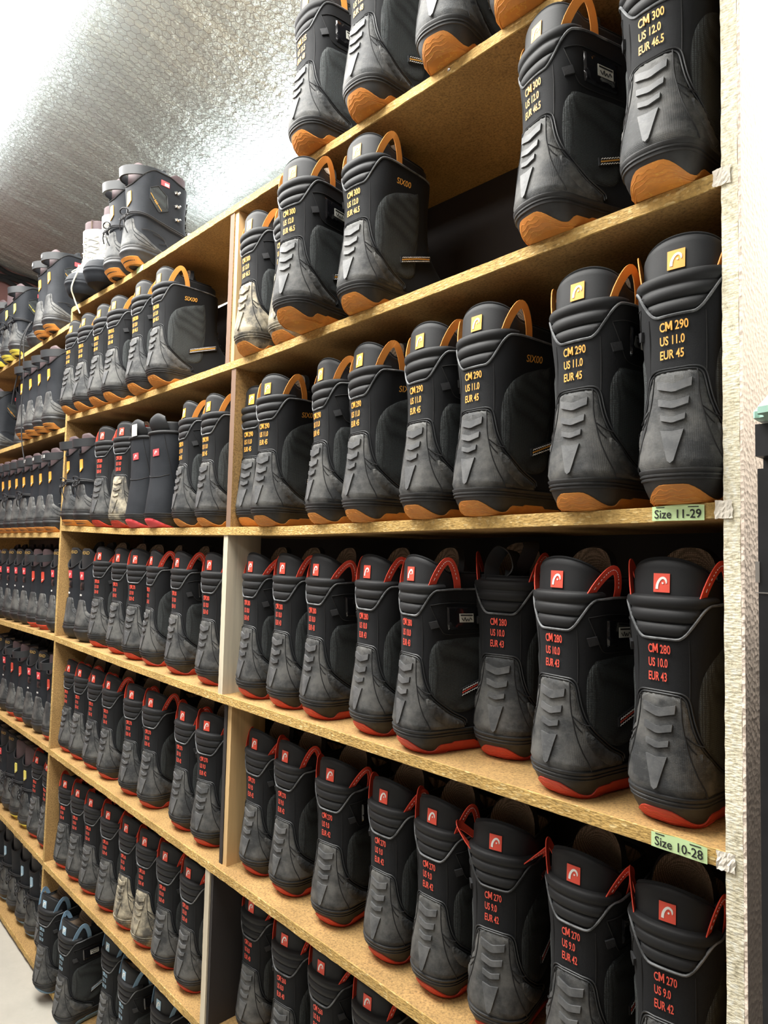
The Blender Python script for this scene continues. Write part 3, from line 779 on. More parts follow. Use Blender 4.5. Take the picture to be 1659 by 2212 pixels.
def mk_loop(sg, var=0):
    a = BA.S(.050 * sg, .268, -.004); b = BA.S(.104 * sg, .266, -.004)
    h = (.050, .042, .030)[var]; out = np.array([(.010, .016, .030)[var] * sg, (0, .004, -.012)[var], 0])
    P = []
    for t in np.linspace(0, 1, 17):
        p = a * (1 - t) + b * t; q = math.sin(math.pi * t) ** .6
        P.append(p + np.array([0, 0, h * q]) + out * q + np.array([0, (.5 - t) * .010 * q, 0]))
    n = BA.S(.077 * sg, .27, 1.0) - BA.S(.077 * sg, .27, 0.0)
    W = [tuple(Vector(n) * .55 + Vector((0, .0, 0)) + (Vector(b - a).normalized() * .9)) for _ in P]
    Wd = []
    for i, p in enumerate(P):
        tt = (Vector(P[min(16, i + 1)]) - Vector(P[max(0, i - 1)])).normalized(); Wd.append(tuple(tt.cross(Vector(n)).normalized()))
    return G().ribbon([tuple(p) for p in P], Wd, .0125, .0014).mesh(smooth=40)
def mk_loopstitch(sg, var=0):
    a = BA.S(.050 * sg, .268, -.004); b = BA.S(.104 * sg, .266, -.004); h = (.050, .042, .030)[var]; out = np.array([(.010, .016, .030)[var] * sg, (0, .004, -.012)[var], 0]); g = G()
    n = Vector(BA.S(.077 * sg, .27, 1.0) - BA.S(.077 * sg, .27, 0.0)).normalized(); P = []
    for t in np.linspace(0, 1, 41):
        p = a * (1 - t) + b * t; q = math.sin(math.pi * t) ** .6
        P.append(Vector(p + np.array([0, 0, h * q]) + out * q + np.array([0, (.5 - t) * .010 * q, 0])) + n * .0009)
    for i in range(2, 38, 2): g.tube([P[i], P[i + 1]], .0005, 4)
    return g.mesh()
def mk_toe():
    p = [(-.060, .041), (-.060, .055), (-.045, .066), (-.02, .072), (.02, .072), (.045, .066), (.060, .055), (.060, .041)]
    return patch(BA, p, .0035, .003, cell=.01, front=True, pillow=.005).mesh(smooth=60)
def mk_instep(B=BA):
    g = G()
    for k, z in enumerate(np.linspace(.085, .20, 7)):
        a = np.array([(d, z + .006 * (abs(d) / .03 - 1) * (1 if k % 2 else -1)) for d in np.linspace(-.028, .028, 9)])
        g.tube(B.F(a[:, 0], a[:, 1], np.full(9, .0045)), .0014, 5)
    return g.mesh()
def mk_instep_panel(B=BA):
    p = [(-.026, .075), (-.030, .13), (-.034, .20), (-.036, .262), (.036, .262), (.034, .20), (.030, .13), (.026, .075)]
    return patch(B, p, .0028, .0026, cell=.01, front=True, pillow=.005).mesh(smooth=60)

SIZES = {315: ('13.5', '48'), 300: ('12.0', '46.5'), 290: ('11.0', '45'), 280: ('10.0', '43'), 270: ('9.0', '42'), 260: ('8.0', '40'), 250: ('7.0', '39')}
def mk_size(sz):
    us, eu = SIZES[sz]; g = G()
    for s, z in (('CM %d' % sz, .2130), ('US ' + us, .1960), ('EUR ' + eu, .1790)):
        w_ = 1.0 if sz > 285 else .84; x0 = -.0185
        if s[0] == 'C':                                   # the M is drawn, so that it stays open at this weight
            V, F = text2d('C', .0150, xs=.64, bold=.018, align='LEFT'); V = V.copy(); V[:, 1] -= .0053
            g.add(BA.S((V[:, 0] + x0) * w_, V[:, 1] + z, np.full(len(V), .0016)), F)
            m = [(0, 0), (0, 1), (.25, 1), (.5, .48), (.75, 1), (1, 1), (1, 0), (.79, 0), (.79, .60), (.57, .18), (.43, .18), (.21, .60), (.21, 0)]
            patch(BA, [((x0 + .0072 + .0082 * x) * w_, z - .0053 + .0110 * y) for x, y in m], .0016, .0012, cell=0, g=g)
            s = s[3:]; x0 += .0185
        V, F = text2d(s, .0150, xs=.58 if len(s) > 7 else (.62 if len(s) > 4 else .68), bold=.018, align='LEFT'); V = V.copy(); V[:, 1] -= .0053
        g.add(BA.S((V[:, 0] + x0) * w_, V[:, 1] + z, np.full(len(V), .0016)), F)
    return g.mesh(smooth=0)

def mk_strapup():
    P = [(-.020, .030, .262), (-.024, .034, .300), (-.010, .040, .326), (.012, .036, .322), (.018, .030, .300), (.006, .034, .285), (.024, .044, .300), (.036, .050, .330), (.030, .060, .338), (.020, .070, .300), (.016, .078, .262)]
    a = spl(P, 5, closed=False); Wd = [(.35 + .4 * math.sin(i * .23), .8, .25 * math.cos(i * .3)) for i in range(len(a))]
    return G().ribbon(a, Wd, .026, .0016).mesh(smooth=50)
def ltop_low(s): s = np.abs(s); return .284 + .010 * np.clip((s - .08) / .10, 0, 1)
def boot_a(acc, sz, side, var=0, card=True, name='snowboard_boot', sunk=False):
    """pull-on boot: 'side' is what its right flank (seen from behind) shows, medial or lateral."""
    r = empty(name)
    sg = {'medial': 1 if side == 'medial' else -1, 'lateral': 1 if side == 'lateral' else -1}
    o = piece(r, 'outsole', ('outsole',), mk_outsole, acc + '_rubber', {'orange': 'orange rubber outsole', 'red': 'red rubber outsole', 'blue': 'pale blue rubber outsole'}[acc])
    piece(o, 'tread', ('tread',), mk_tread, acc + '_rubber')
    piece(r, 'midsole', ('midsole',), mk_midsole, 'midsole')
    piece(r, 'shell', ('shell',), lambda: mk_shell(BA, rim), 'fabric')
    piece(r, 'collar_pad', ('pad',), mk_pad, 'pad')
    piece(r, 'piping', ('pip',), lambda: mk_piping(BA, rim), 'cord_worn' if var != 2 else 'cord')
    lt = ltop_low if sunk else ltop
    ln = piece(r, 'liner', ('liner', sunk), lambda: mk_liner(BA, lt), 'liner')
    piece(ln, 'lining', ('lining', sunk), lambda: mk_lining(BA, lt), 'lining')
    piece(ln, 'binding', ('bind', sunk), lambda: mk_binding(BA, lt), 'fabric')
    if sunk: piece(r, 'liner_strap', ('sup',), mk_strapup, 'cord', 'crumpled grey liner strap standing up')
    else: piece(ln, 'logo_patch', ('logo', 'A'), lambda: mk_logo(BA), acc + '_print')
    if not sunk: piece(ln, 'logo_mark', ('logom', 'A'), lambda: mk_logo(BA, part='mark'), 'logo_white')
    piece(r, 'tongue', ('tongue',), lambda: mk_tongue(BA), ('liner', 'lining'))
    for s in (1, -1):
        lp = piece(r, 'pull_loop', ('loop', s, var), lambda s=s: mk_loop(s, var), acc + '_web')
        if acc == 'red': piece(lp, 'stitching', ('loopst', s, var), lambda s=s: mk_loopstitch(s, var), 'logo_white')
    piece(r, 'size_print', ('size', sz), lambda: mk_size(sz), acc + '_print')
    c = piece(r, 'heel_counter', ('cup',), mk_cup, 'rubber')
    for k in range(3): piece(c, 'chevron', ('chev', k), lambda k=k: mk_chevron(k), 'rubber_rib')
    piece(c, 'wedge', ('wedge',), mk_wedge, 'rubber_rib')
    piece(r, 'counter_cord', ('cord',), mk_cupcord, 'cord')
    for s in (1, -1):
        piece(c, 'side_overlay', ('lens', s), lambda s=s: mk_lens(s), 'rubber'); piece(c, 'seam', ('seams', s), lambda s=s: mk_seams(s), 'seam')
    for kind in ('medial', 'lateral'):
        piece(r, 'mesh_panel', ('mp', kind, sg[kind]), lambda: mk_panel(kind, sg[kind]), 'meshcloth')
        st = piece(r, 'ankle_strap', ('st', sg[kind]), lambda: mk_strap(sg[kind]), 'webbing')
        piece(st, 'stripe', ('st1', sg[kind]), lambda: mk_strap(sg[kind], 'mid'), acc + '_print'); piece(st, 'zigzag', ('st2', sg[kind]), lambda: mk_strap(sg[kind], 'zig'), 'logo_white')
    s = sg['medial']
    piece(r, 'brand_print', ('brand', s), lambda: text_on(BA, 'SIX00', .0150, .108 * s, .2405, .0024, xs=1.05, bold=.01, shear=.25, rot=.10 * s).mesh(smooth=0), acc + '_print')
    s = sg['lateral']
    piece(r, 'flap_seam', ('fl', s), lambda: mk_flapline(s), 'seam'); piece(r, 'webbing_tab', ('tab', s), lambda: mk_tab(s), 'webbing')
    pk = piece(r, 'name_pocket', ('pk', s), lambda: mk_pocket(s), 'pocket')
    if card: piece(pk, 'name_card', ('card', s), lambda: mk_card(s), 'card'); piece(pk, 'handwriting', ('scr', s), lambda: mk_scrawl(s), 'ink')
    piece(r, 'toe_cap', ('toe',), mk_toe, 'rubber'); ip = piece(r, 'instep_panel', ('ip',), mk_instep_panel, 'pad'); piece(ip, 'lace', ('il',), mk_instep, 'lace_black')
    return r

# ---------------------------------------------------------------- laced boots
def rimB(s): return .246 + .050 * sst((np.abs(s) - .010) / .085) - .012 * sst((np.abs(s) - .135) / .05)
def ltopB(s): s = np.abs(s); return .318 - .018 * sst((s - .02) / .05) + .022 * sst((s - .13) / .04)
def mk_soleB(top, lo, hi, o=.0018, zb=0.0):
    """outsole block between arc lengths lo..hi on both sides (lo=0 wraps the heel)"""
    g = G()
    for sg in ((1, -1) if lo > 0 else (1,)):
        S = np.linspace(lo, hi, 26) * sg if lo > 0 else np.linspace(-hi, hi, 44)
        f = np.array([min(1, max(0, (min(abs(x) - lo, hi - abs(x)) if lo > 0 else hi - abs(x)) / .012)) for x in S])
        zt = np.maximum(zb + .004, zb + (top - zb) * f)
        P = [BB.S(S, np.full(len(S), zb), np.full(len(S), -.001)), BB.S(S, np.full(len(S), zb + .002), np.full(len(S), o)), BB.S(S, zt - .001, np.full(len(S), o)), BB.S(S, zt, np.full(len(S), -.001))]
        # inner wall and underside
        Q = P[0].copy(); Q[:, 0] *= .55
        g.grid(np.array([Q] + P), flip=(sg < 0))
    return g.mesh(smooth=40)
def mk_midB(dark=True):
    zs = [.002, .010, .022, .034, .036, .041, .043, .046, .048, .052, .053]; of = [0, .0005, .0005, .001, .0028, .0028, .0012, .0012, .0032, .003, -.001]
    g = G(); P = ring(BB, zs, of, 100); g.grid(P, closed_u=True); n = P.shape[1]; g.add(P[0], [tuple(range(n))[::-1]]); return g.mesh(smooth=50)
def mk_counterB():
    R_ = spl([(.014, .142), (.022, .138), (.028, .120), (.036, .104), (.056, .092), (.082, .078), (.110, .066), (.125, .060), (.130, .052)], 4, closed=False)
    return patch(BB, [(-x, z) for x, z in R_][::-1] + R_, .0034, .0034, cell=.009, pillow=.004).mesh(smooth=60)
def mk_linesB():
    g = G()
    for sg in (1, -1):
        for L in ([(.018, .14), (.022, .12), (.030, .098), (.046, .084), (.070, .072), (.100, .060)], [(.034, .085), (.045, .072), (.062, .064), (.085, .060)], [(.05, .105), (.085, .110), (.12, .100), (.14, .078)], [(.085, .103), (.12, .098), (.13, .085), (.11, .080)]):
            a = np.array(spl(L, 4, closed=False)); g.tube(BB.S(a[:, 0] * sg, a[:, 1], np.full(len(a), .0036)), .0011, 4)
    return g.mesh()
def mk_reflect(B=BB, w=.0100):
    p = [(-w, .2205), (-w * .6, .2265), (w, .2265), (w, .1960), (w * .3, .1900), (-w, .1835)]; return patch(B, p, .0026, .0022, cell=.006).mesh(smooth=30)
def mk_reflmark():
    g = patch(BB, [(-.007, .191), (-.002, .194), (.004, .1955), (.004, .198), (-.002, .1965), (-.007, .194)], .0030, .0004, cell=.02); return g.mesh(smooth=30)
def mk_hex(sg, ln=False):
    H = [(.070, .205), (.072, .238), (.098, .252), (.128, .232), (.130, .190), (.098, .176)]
    if not ln: return patch(BB, H if sg > 0 else mirror(H), .0016, .0014, cell=.01, pillow=.004).mesh(smooth=50)
    g = G(); a = np.array([p for q in range(6) for p in [H[q]]] + [H[0]]); a = np.array([a[i] * (1 - t) + a[i + 1] * t for i in range(6) for t in np.linspace(0, 1, 5)[:-1]] + [a[0]])
    g.tube(BB.S(a[:, 0] * sg, a[:, 1], np.full(len(a), .0018)), .0013, 5); return g.mesh()
def mk_hexprint(sg):
    g = G()
    for a, b in (((.072, .222), (.083, .208)), ((.095, .196), (.108, .182))):
        n = 6; pts = [BB.S((a[0] + (b[0] - a[0]) * t) * sg, a[1] + (b[1] - a[1]) * t, .0022) for t in np.linspace(0, 1, n)]; g.tube(pts, .0009, 4)
    t = text_on(BB, '360', .0105, .089 * sg, .2020, .0024, xs=.9, bold=.01, rot=-.8 * sg); g.add(t.v, t.f); return g.mesh(smooth=0)
def mk_hook(sg, z):
    g = G()
    if 1:
        c = BB.S(.152 * sg, z, .004); d = BB.S(.164 * sg, z, .006)
        g.tube([c, c * .5 + d * .5 + np.array([0, 0, .004]), d], .0042, 6); g.tube([d, d + (BB.S(.164 * sg, z, 1.) - BB.S(.164 * sg, z, 0.)) * .010 + np.array([0, 0, .004])], .003, 6)
    return g.mesh()
def mk_cuff():
    n = 40; A = np.linspace(-2.25, 2.25, n); P = []
    for dz, do in ((0, 0), (.027, .002), (.0275, -.0015), (.0265, -.003), (.0005, -.005), (-.0005, -.002)):
        row = []
        for a in A:
            x = math.sin(a) * .056; y = .060 - math.cos(a) * .078; rr = 1 + do / .06
            row.append((x * rr, .060 + (y - .060) * rr, .270 + dz + .012 * math.cos(a) * -1 + .006))
        P.append(row)
    P.append(P[0]); return G().grid(np.array(P)).mesh(smooth=50)
def mk_lacewrap(seed=0, bow=True, B=BB, z0=.152):
    g = G(); rr = random.Random(seed)
    for k in range(2):
        pts = []
        for t in np.linspace(-.96, .96, 50):
            z = z0 + .005 * k - .038 * abs(t) ** 1.6 + .0015 * math.sin(t * 9 + k)
            pts.append(B.S(t * B.half(z), z, .0065))
        g.tube(pts, .0021, 5)
    if bow:
        c = np.array(B.S(.0, z0, .011))
        for sx, w, h in ((1, .022, .010), (-1, .024, -.014)):
            g.tube([c + np.array([sx * w * math.sin(q) * .9, -.012 * math.sin(q * .5) ** 2, h * (1 - math.cos(q)) * .7]) for q in np.linspace(0, 2 * math.pi, 14)], .0020, 5)
        for sx, L in ((.012, .062), (-.016, .045)):
            g.tube([c + np.array([sx * t * 1.4, -.010 * math.sin(t * 3), -L * t]) for t in np.linspace(0, 1, 9)], .0020, 5)
    return g.mesh()
def mk_xlace(B=BB):
    g = G()
    for k, z in enumerate(np.linspace(.088, .235, 7)):
        for sg in (1, -1):
            pts = [B.F(sg * (-.030 + .060 * t), z + .020 * t, .0050 + .003 * math.sin(math.pi * t)) for t in np.linspace(0, 1, 9)]; g.tube(pts, .0019, 5)
    return g.mesh()
def mk_flag(sg, w=0):
    a = [(.108, .276), (.136, .276), (.136, .260), (.108, .260)] if w == 0 else ([(.120, .270), (.1345, .270), (.1345, .2615), (.120, .2615)])
    return patch(BB, a if sg > 0 else mirror(a), .0022 + .0006 * w, .0010, cell=.01).mesh(smooth=30)
def boot_b(acc='orange', shell='navy_shell', cuff=True, laces='lace_black', bow=True, refl=True, sole=True, wood=None, gold=False, seed=0, toe_dark=False, name='laced_snowboard_boot', badge=False, cuffmark=None):
    r = empty(name)
    piece(r, 'midsole', ('midB',), mk_midB, 'midsole' if shell != 'grey_leather' else 'navy_shell')
    if sole:
        o = piece(r, 'outsole', ('soB', 0), lambda: mk_soleB(.021, 0, .060), acc + '_rubber'); piece(r, 'outsole', ('soB', 1), lambda: mk_soleB(.024, .078, .150), acc + '_rubber')
    piece(r, 'shell', ('shB',), lambda: mk_shell(BB, rimB, .050), shell)
    piece(r, 'piping', ('pipB',), lambda: mk_piping(BB, rimB, .0022), 'seam' if shell != 'grey_leather' else 'navy_shell')
    c = piece(r, 'heel_counter', ('cuB',), mk_counterB, 'rubber' if shell != 'grey_leather' else 'navy_shell'); piece(c, 'seam', ('liB',), mk_linesB, 'cord' if shell != 'grey_leather' else 'grey_leather')
    ln = piece(r, 'liner', ('lnB',), lambda: mk_liner(BB, ltopB), 'maroon_liner' if not gold else 'liner'); piece(ln, 'lining', ('lgB',), lambda: mk_lining(BB, ltopB), 'lining')
    if gold: piece(ln, 'liner_print', ('goldB',), lambda: text_on(BB, 'HEAD', .0165, .004, .3015, -.0066, xs=1.25, bold=.012).mesh(smooth=0), 'gold')
    piece(r, 'tongue', ('toB',), lambda: mk_tongue(BB, .340, -.008, .042), ('liner', 'liner'))
    if refl:
        q = piece(r, 'heel_badge', ('reB',), mk_reflect, acc + '_print'); piece(q, 'badge_mark', ('rmB',), mk_reflmark, 'logo_white')
    if badge:
        q = piece(r, 'heel_badge', ('bdB',), lambda: patch(BB, [(-.013, .236), (.013, .236), (.011, .210), (-.011, .210)], .0026, .002, cell=.006).mesh(smooth=30), 'badge_red')
        piece(q, 'badge_mark', ('bdm',), lambda: mk_logo(BB, z=.222, w=.0085, off=.0016, part='mark'), 'logo_white')
        piece(r, 'heel_window', ('bdw',), lambda: patch(BB, [(-.013, .200), (.013, .200), (.012, .176), (-.012, .176)], .0034, .003, cell=.008, pillow=.003).mesh(smooth=40), 'pocket')
        piece(r, 'heel_print', ('bdp',), lambda: text_on(BB, '300', .0085, 0, .158, .0046, xs=1.1).mesh(smooth=0), 'logo_white')
    for s in (1, -1):
        hx = piece(r, 'side_panel', ('hx', s), lambda s=s: mk_hex(s), 'meshcloth' if shell != 'grey_leather' else 'navy_shell'); piece(hx, 'panel_rim', ('hxl', s), lambda s=s: mk_hex(s, True), 'cord')
        if refl and sole: piece(hx, 'panel_print', ('hxp', s), lambda s=s: mk_hexprint(s), acc + '_print')
        [piece(r, 'lace_hook', ('hk', s, z), lambda s=s, z=z: mk_hook(s, z), 'steel') for z in (.172, .212, .252)]
        if not gold: q = piece(r, 'cloth_label', ('fl', s, 0), lambda s=s: mk_flag(s), 'badge_red'); piece(q, 'white_field', ('fl', s, 1), lambda s=s: mk_flag(s, 1), 'logo_white')
    if cuff:
        q = piece(r, 'cuff_strap', ('cf',), mk_cuff, 'cord')
        if cuffmark: piece(q, 'handwriting', ('cfm', cuffmark), lambda: mk_cufftext(cuffmark), 'ink_white')
    ip = piece(r, 'instep_panel', ('ipB',), lambda: mk_instep_panel(BB), 'pad' if shell != 'grey_leather' else 'grey_leather'); piece(ip, 'lace', ('xl',), mk_xlace, laces)
    if bow is not None: piece(r, 'lace', ('lw', seed % 3, bow), lambda: mk_lacewrap(seed % 3, bow), laces)
    if toe_dark: piece(r, 'toe_cap', ('tdB',), lambda: patch(BB, [(-.110, .050), (-.105, .075), (-.06, .088), (-.02, .082), (.02, .082), (.06, .088), (.105, .075), (.110, .050)], .0036, .003, cell=.01, front=True, pillow=.005).mesh(smooth=60), 'navy_shell')
    return r
def mk_cufftext(s):
    V, F = text2d(s, .017, xs=.8, bold=0); P = []
    for x, z in V:
        a = x / .060; P.append((math.sin(a) * .0585, .060 - math.cos(a) * .0815, .276 - .012 * math.cos(a) + .013 + z - .004))
    return G().add(P, F).mesh(smooth=0)

# ---------------------------------------------------------------- plain pull-on boot with a raised liner flap
def rimE(s): return .262 + .004 * sst(np.abs(s) / .08)
def mk_flap():
    A = []; Bk = []; S = np.linspace(-.030, .045, 13)
    for k in range(9):
        t = k / 8; z = .270 + .040 * t + .006 * np.sin(S * 60 + 1) * t
        A.append(BA.S(S * (1 - .3 * t), np.minimum(z, .344), np.full(13, -.006 + .012 * math.sin(t * 2.2)))); Bk.append(BA.S(S * (1 - .3 * t), np.minimum(z, .344), np.full(13, -.010 + .012 * math.sin(t * 2.2))))
    A = np.array(A); Bk = np.array(Bk); g = G().grid(A).grid(Bk, flip=True)
    e1 = np.concatenate([A[:, 0], A[-1], A[::-1, -1]]); e2 = np.concatenate([Bk[:, 0], Bk[-1], Bk[::-1, -1]]); g.grid(np.stack([e1, e2])); return g.mesh(smooth=60)
def boot_e(card=False):
    r = empty('plain_snowboard_boot')
    piece(r, 'outsole', ('outE',), lambda: patch(BA, spl([(-.040, .003), (-.046, .018), (-.030, .026), (0, .027), (.022, .020), (.040, .010), (.058, .003), (.02, .001), (-.02, .001)], 3), .0035, .003, cell=.006, pillow=.003).mesh(smooth=50), 'badge_red', 'red heel lug')
    piece(r, 'midsole', ('midsole',), mk_midsole, 'midsole')
    piece(r, 'shell', ('shE',), lambda: mk_shell(BA, rimE), 'navy_shell')
    g = lambda: G().grid(ring(BA, [.2595, .262, .2645, .268, .2695], [.0002, .0035, .0038, .0024, -.002], 80), closed_u=True).mesh(smooth=60)
    piece(r, 'collar_roll', ('crE',), g, 'pad')
    ln = piece(r, 'liner', ('lnE',), lambda: mk_liner(BA, lambda s: .296 + 0 * s), 'liner'); piece(ln, 'lining', ('lgE',), lambda: mk_lining(BA, lambda s: .296 + 0 * s), 'lining')
    piece(r, 'liner_flap', ('flE',), mk_flap, 'cord')
    q = piece(r, 'heel_badge', ('bdE',), lambda: patch(BA, [(-.012, .217), (.012, .219), (.012, .200), (-.012, .198)], .0016, .0014, cell=.006).mesh(smooth=30), 'badge_red')
    piece(q, 'badge_mark', ('bmE',), lambda: mk_logo(BA, z=.2085, w=.0075, off=.0006, part='mark'), 'logo_white')
    def sm():
        g = G()
        for sg in (1, -1):
            for L in ([(.030, .258), (.036, .22), (.044, .18), (.050, .15), (.064, .128), (.10, .118), (.15, .122)], [(.0, .140), (.02, .141), (.045, .148)]):
                a = np.array(spl(L, 4, closed=False)); g.tube(BA.S(a[:, 0] * sg, a[:, 1], np.full(len(a), .0006)), .0010, 4)
        return g.mesh()
    piece(r, 'seam', ('smE',), sm, 'seam')
    if card: piece(r, 'name_card', ('ncE',), lambda: patch(BA, [(-.012, .300), (.010, .302), (.012, .268), (-.010, .266)], .006, .001, cell=.008).mesh(smooth=30), 'card')
    piece(r, 'toe_cap', ('toe',), mk_toe, 'rubber'); piece(r, 'instep_panel', ('ip',), mk_instep_panel, 'pad')
    return r

# ================================================================ putting the boots on the shelves
PROTO = {}
def copy_tree(o, parent=None):
    c = o.copy(); COL.objects.link(c); c.parent = parent
    for ch in CH.get(o.name, []):
        copy_sub(ch, c)
    return c
CH = {}
def kids(o): return [x for x in bpy.data.objects if x.parent == o]
def clean(o):
    for sl in o.material_slots:
        if sl.link == 'OBJECT': sl.link = 'DATA'
def copy_root(root):
    c = root.copy(); COL.objects.link(c)
    for ch in CH[root.name]:
        d = ch.copy(); COL.objects.link(d); d.parent = c; clean(d)
        for g in CH[ch.name]:
            e = g.copy(); COL.objects.link(e); e.parent = d; clean(e)
    return c
def desc(root):
    out = []; st = list(root.children_recursive)
    return st
MUD = {'rubber': 'rubber_mud', 'midsole': 'rubber_mud', 'rubber_rib': 'rubber_mud'}
COUNT = [0]
def place(key, maker, x, y, z, yaw, k, label, group, cat='boot', mud=False, tilt=(0, 0)):
    if key not in PROTO:
        r = maker(); PROTO[key] = r; CH[r.name] = list(r.children)
        for ch in r.children: CH[ch.name] = list(ch.children)
    else: r = copy_root(PROTO[key])
    r.location = (x, y, z); r.rotation_euler = (math.radians(tilt[0]), math.radians(tilt[1]), math.radians(yaw)); r.scale = (k, k, k)
    tag(r, label, cat, group)
    if mud:
        bpy.context.view_layer.update()
        for o in r.children_recursive:
            if o.type == 'MESH' and o.material_slots and o.material_slots[0].material and o.material_slots[0].material.name in MUD:
                nm = MUD[o.material_slots[0].material.name]
                o.material_slots[0].link = 'OBJECT'; o.material_slots[0].material = M[nm]
    COUNT[0] += 1
    return r
ORD = ['first', 'second', 'third', 'fourth', 'fifth', 'sixth', 'seventh', 'eighth', 'ninth', 'tenth', 'eleventh']
ROWN = {'T4': 'top shelf', 'T3': 'second shelf down', 'T2': 'shelf marked 11-29', 'T1': 'shelf marked 10-28', 'T0': 'fifth shelf down', 'Tm': 'sixth shelf down', 'Tb': 'bottom board'}
def rowA(lv, bay, acc, k, L, n0=0):
    """L: (x, y, yaw, size, flank, loop variant, card, mud)"""
    bayn = {'R': 'right bay', 'M': 'middle bay'}[bay]
    for i, e in enumerate(L):
        x, y, yaw, sz, flank = e[:5]; var = e[5] if len(e) > 5 else 0; card = e[6] if len(e) > 6 else True; mud = e[7] if len(e) > 7 else False
        kk = k * (e[8] if len(e) > 8 else 1); z = LV[lv](x) + .0003
        lb = '%sboot printed CM %d, %s sole, %s from left, %s, %s' % ('muddy ' if mud else 'black ', sz, acc, ORD[i + n0], ROWN[lv], bayn)
        if card == 'sunk': lb = 'black boot printed CM 280 with crumpled grey strap sticking up from its sunken liner'
        place(('A', acc, sz, flank, var, card), lambda: boot_a(acc, sz, flank, var, card, sunk=(card == 'sunk')), x, y, z, yaw, kk, lb, 'pull-on boots with %s soles on the %s, %s' % (acc, ROWN[lv], bayn), mud=mud)
m_, l_ = 'medial', 'lateral'
rowA('T4', 'R', 'orange', 1.18, [(-.908, -.055, -5, 315, l_), (-.705, -.055, -1, 315, m_), (-.480, -.055, 8, 315, m_), (-.315, -.055, 4, 315, l_)])
rowA('T3', 'R', 'orange', 1.14, [(-1.150, -.035, -1, 300, l_, 0, True, True), (-1.010, -.020, 4, 300, l_, 0, True, True), (-.874, -.095, 9, 300, l_), (-.716, -.045, 3, 300, m_), (-.279, -.045, -16, 300, l_), (-.080, -.045, -2, 300, m_)])
rowA('T2', 'R', 'orange', 1.14, [(-1.180, .01, 4, 290, m_), (-1.045, -.030, 4, 290, m_), (-.855, -.020, -13, 290, l_), (-.711, -.030, -9, 290, m_), (-.539, -.030, -7, 290, l_), (-.402, -.030, -3, 290, m_), (-.206, -.030, -2, 290, l_), (-.054, -.030, 3, 290, m_)])
rowA('T1', 'R', 'red', 1.125, [(-1.160, .01, -5, 280, l_, 1), (-1.018, .01, -3, 280, m_), (-.888, .01, -6, 280, l_, 1), (-.715, .01, -7, 280, m_), (-.575, -.005, -13, 280, l_), (-.420, .08, 11, 280, m_, 0, 'sunk', False, 1.03), (-.258, .0, -7, 280, l_, 1), (-.094, .01, -2, 280, m_)])
rowA('T0', 'R', 'red', 1.08, [(-1.141, .03, 1, 270, l_, 1), (-1.008, .03, 2, 270, m_), (-.836, .03, 8, 270, l_, 1), (-.668, .03, 2, 270, m_, 1), (-.536, .03, 1, 270, l_), (-.385, .03, 14, 270, m_, 2), (-.240, .03, 2, 270, l_, 1), (-.092, .03, 8, 270, m_)])
rowA('Tm', 'R', 'red', 1.06, [(-1.160, .05, 4, 260, l_, 1), (-.985, .03, 8, 260, m_), (-.850, .03, 4, 260, l_, 1), (-.700, .03, 4, 260, m_)])
rowA('T3', 'M', 'orange', 1.14, [(-2.440, -.045, 5, 315, l_), (-2.300, -.045, 6, 315, l_), (-2.145, -.045, 4, 315, m_), (-2.005, -.045, 8, 315, l_), (-1.805, -.045, 4, 300, l_), (-1.653, -.045, 2, 300, m_)])
rowA('T2', 'M', 'red', 1.12, [(-2.118, -.020, 12, 280, m_), (-1.943, -.020, 14, 280, l_, 1, True, True)], 2)
rowA('T2', 'M', 'orange', 1.14, [(-1.500, -.020, -9, 290, l_), (-1.355, -.020, -3, 290, m_)], 6)
rowA('T1', 'M', 'red', 1.12, [(-2.170, .01, 9, 280, l_, 1), (-2.003, .01, 6, 270, m_, 1), (-1.858, .01, 12, 270, l_), (-1.742, .01, -8, 270, m_), (-1.562, .01, -2, 280, l_), (-1.368, .01, 2, 280, m_)], 2)
rowA('T0', 'M', 'red', 1.09, [(-2.445, .015, 4, 270, l_, 1), (-2.322, .015, 8, 270, m_), (-2.185, .015, 6, 270, l_, 1), (-2.045, .015, 7, 270, m_), (-1.848, .015, 12, 270, l_), (-1.705, .015, 11, 270, m_), (-1.497, .015, 4, 270, l_), (-1.352, .015, 14, 270, m_)])
rowA('Tm', 'M', 'red', 1.07, [(-2.415, .015, 14, 260, l_), (-2.280, .015, 14, 260, m_), (-2.150, .015, 12, 260, l_, 1), (-1.992, .015, 13, 260, m_), (-1.845, .015, 8, 260, l_, 0, True, True), (-1.704, .015, 12, 260, m_, 1, True, True), (-1.565, .015, 10, 260, l_), (-1.425, .015, 5, 260, m_)])
rowA('Tb', 'M', 'blue', 1.07, [(-2.375, -.050, 14, 250, l_), (-2.150, -.055, 8, 250, l_), (-1.960, .02, 6, 250, m_), (-1.780, .0, 2, 250, l_), (-1.580, .02, 6, 250, m_)])

def put(key, maker, lv, x, y, yaw, label, group, k=1.12, **kw): return place(key, maker, x, y, LV[lv](x) + .0003, yaw, k, label, group, **kw)
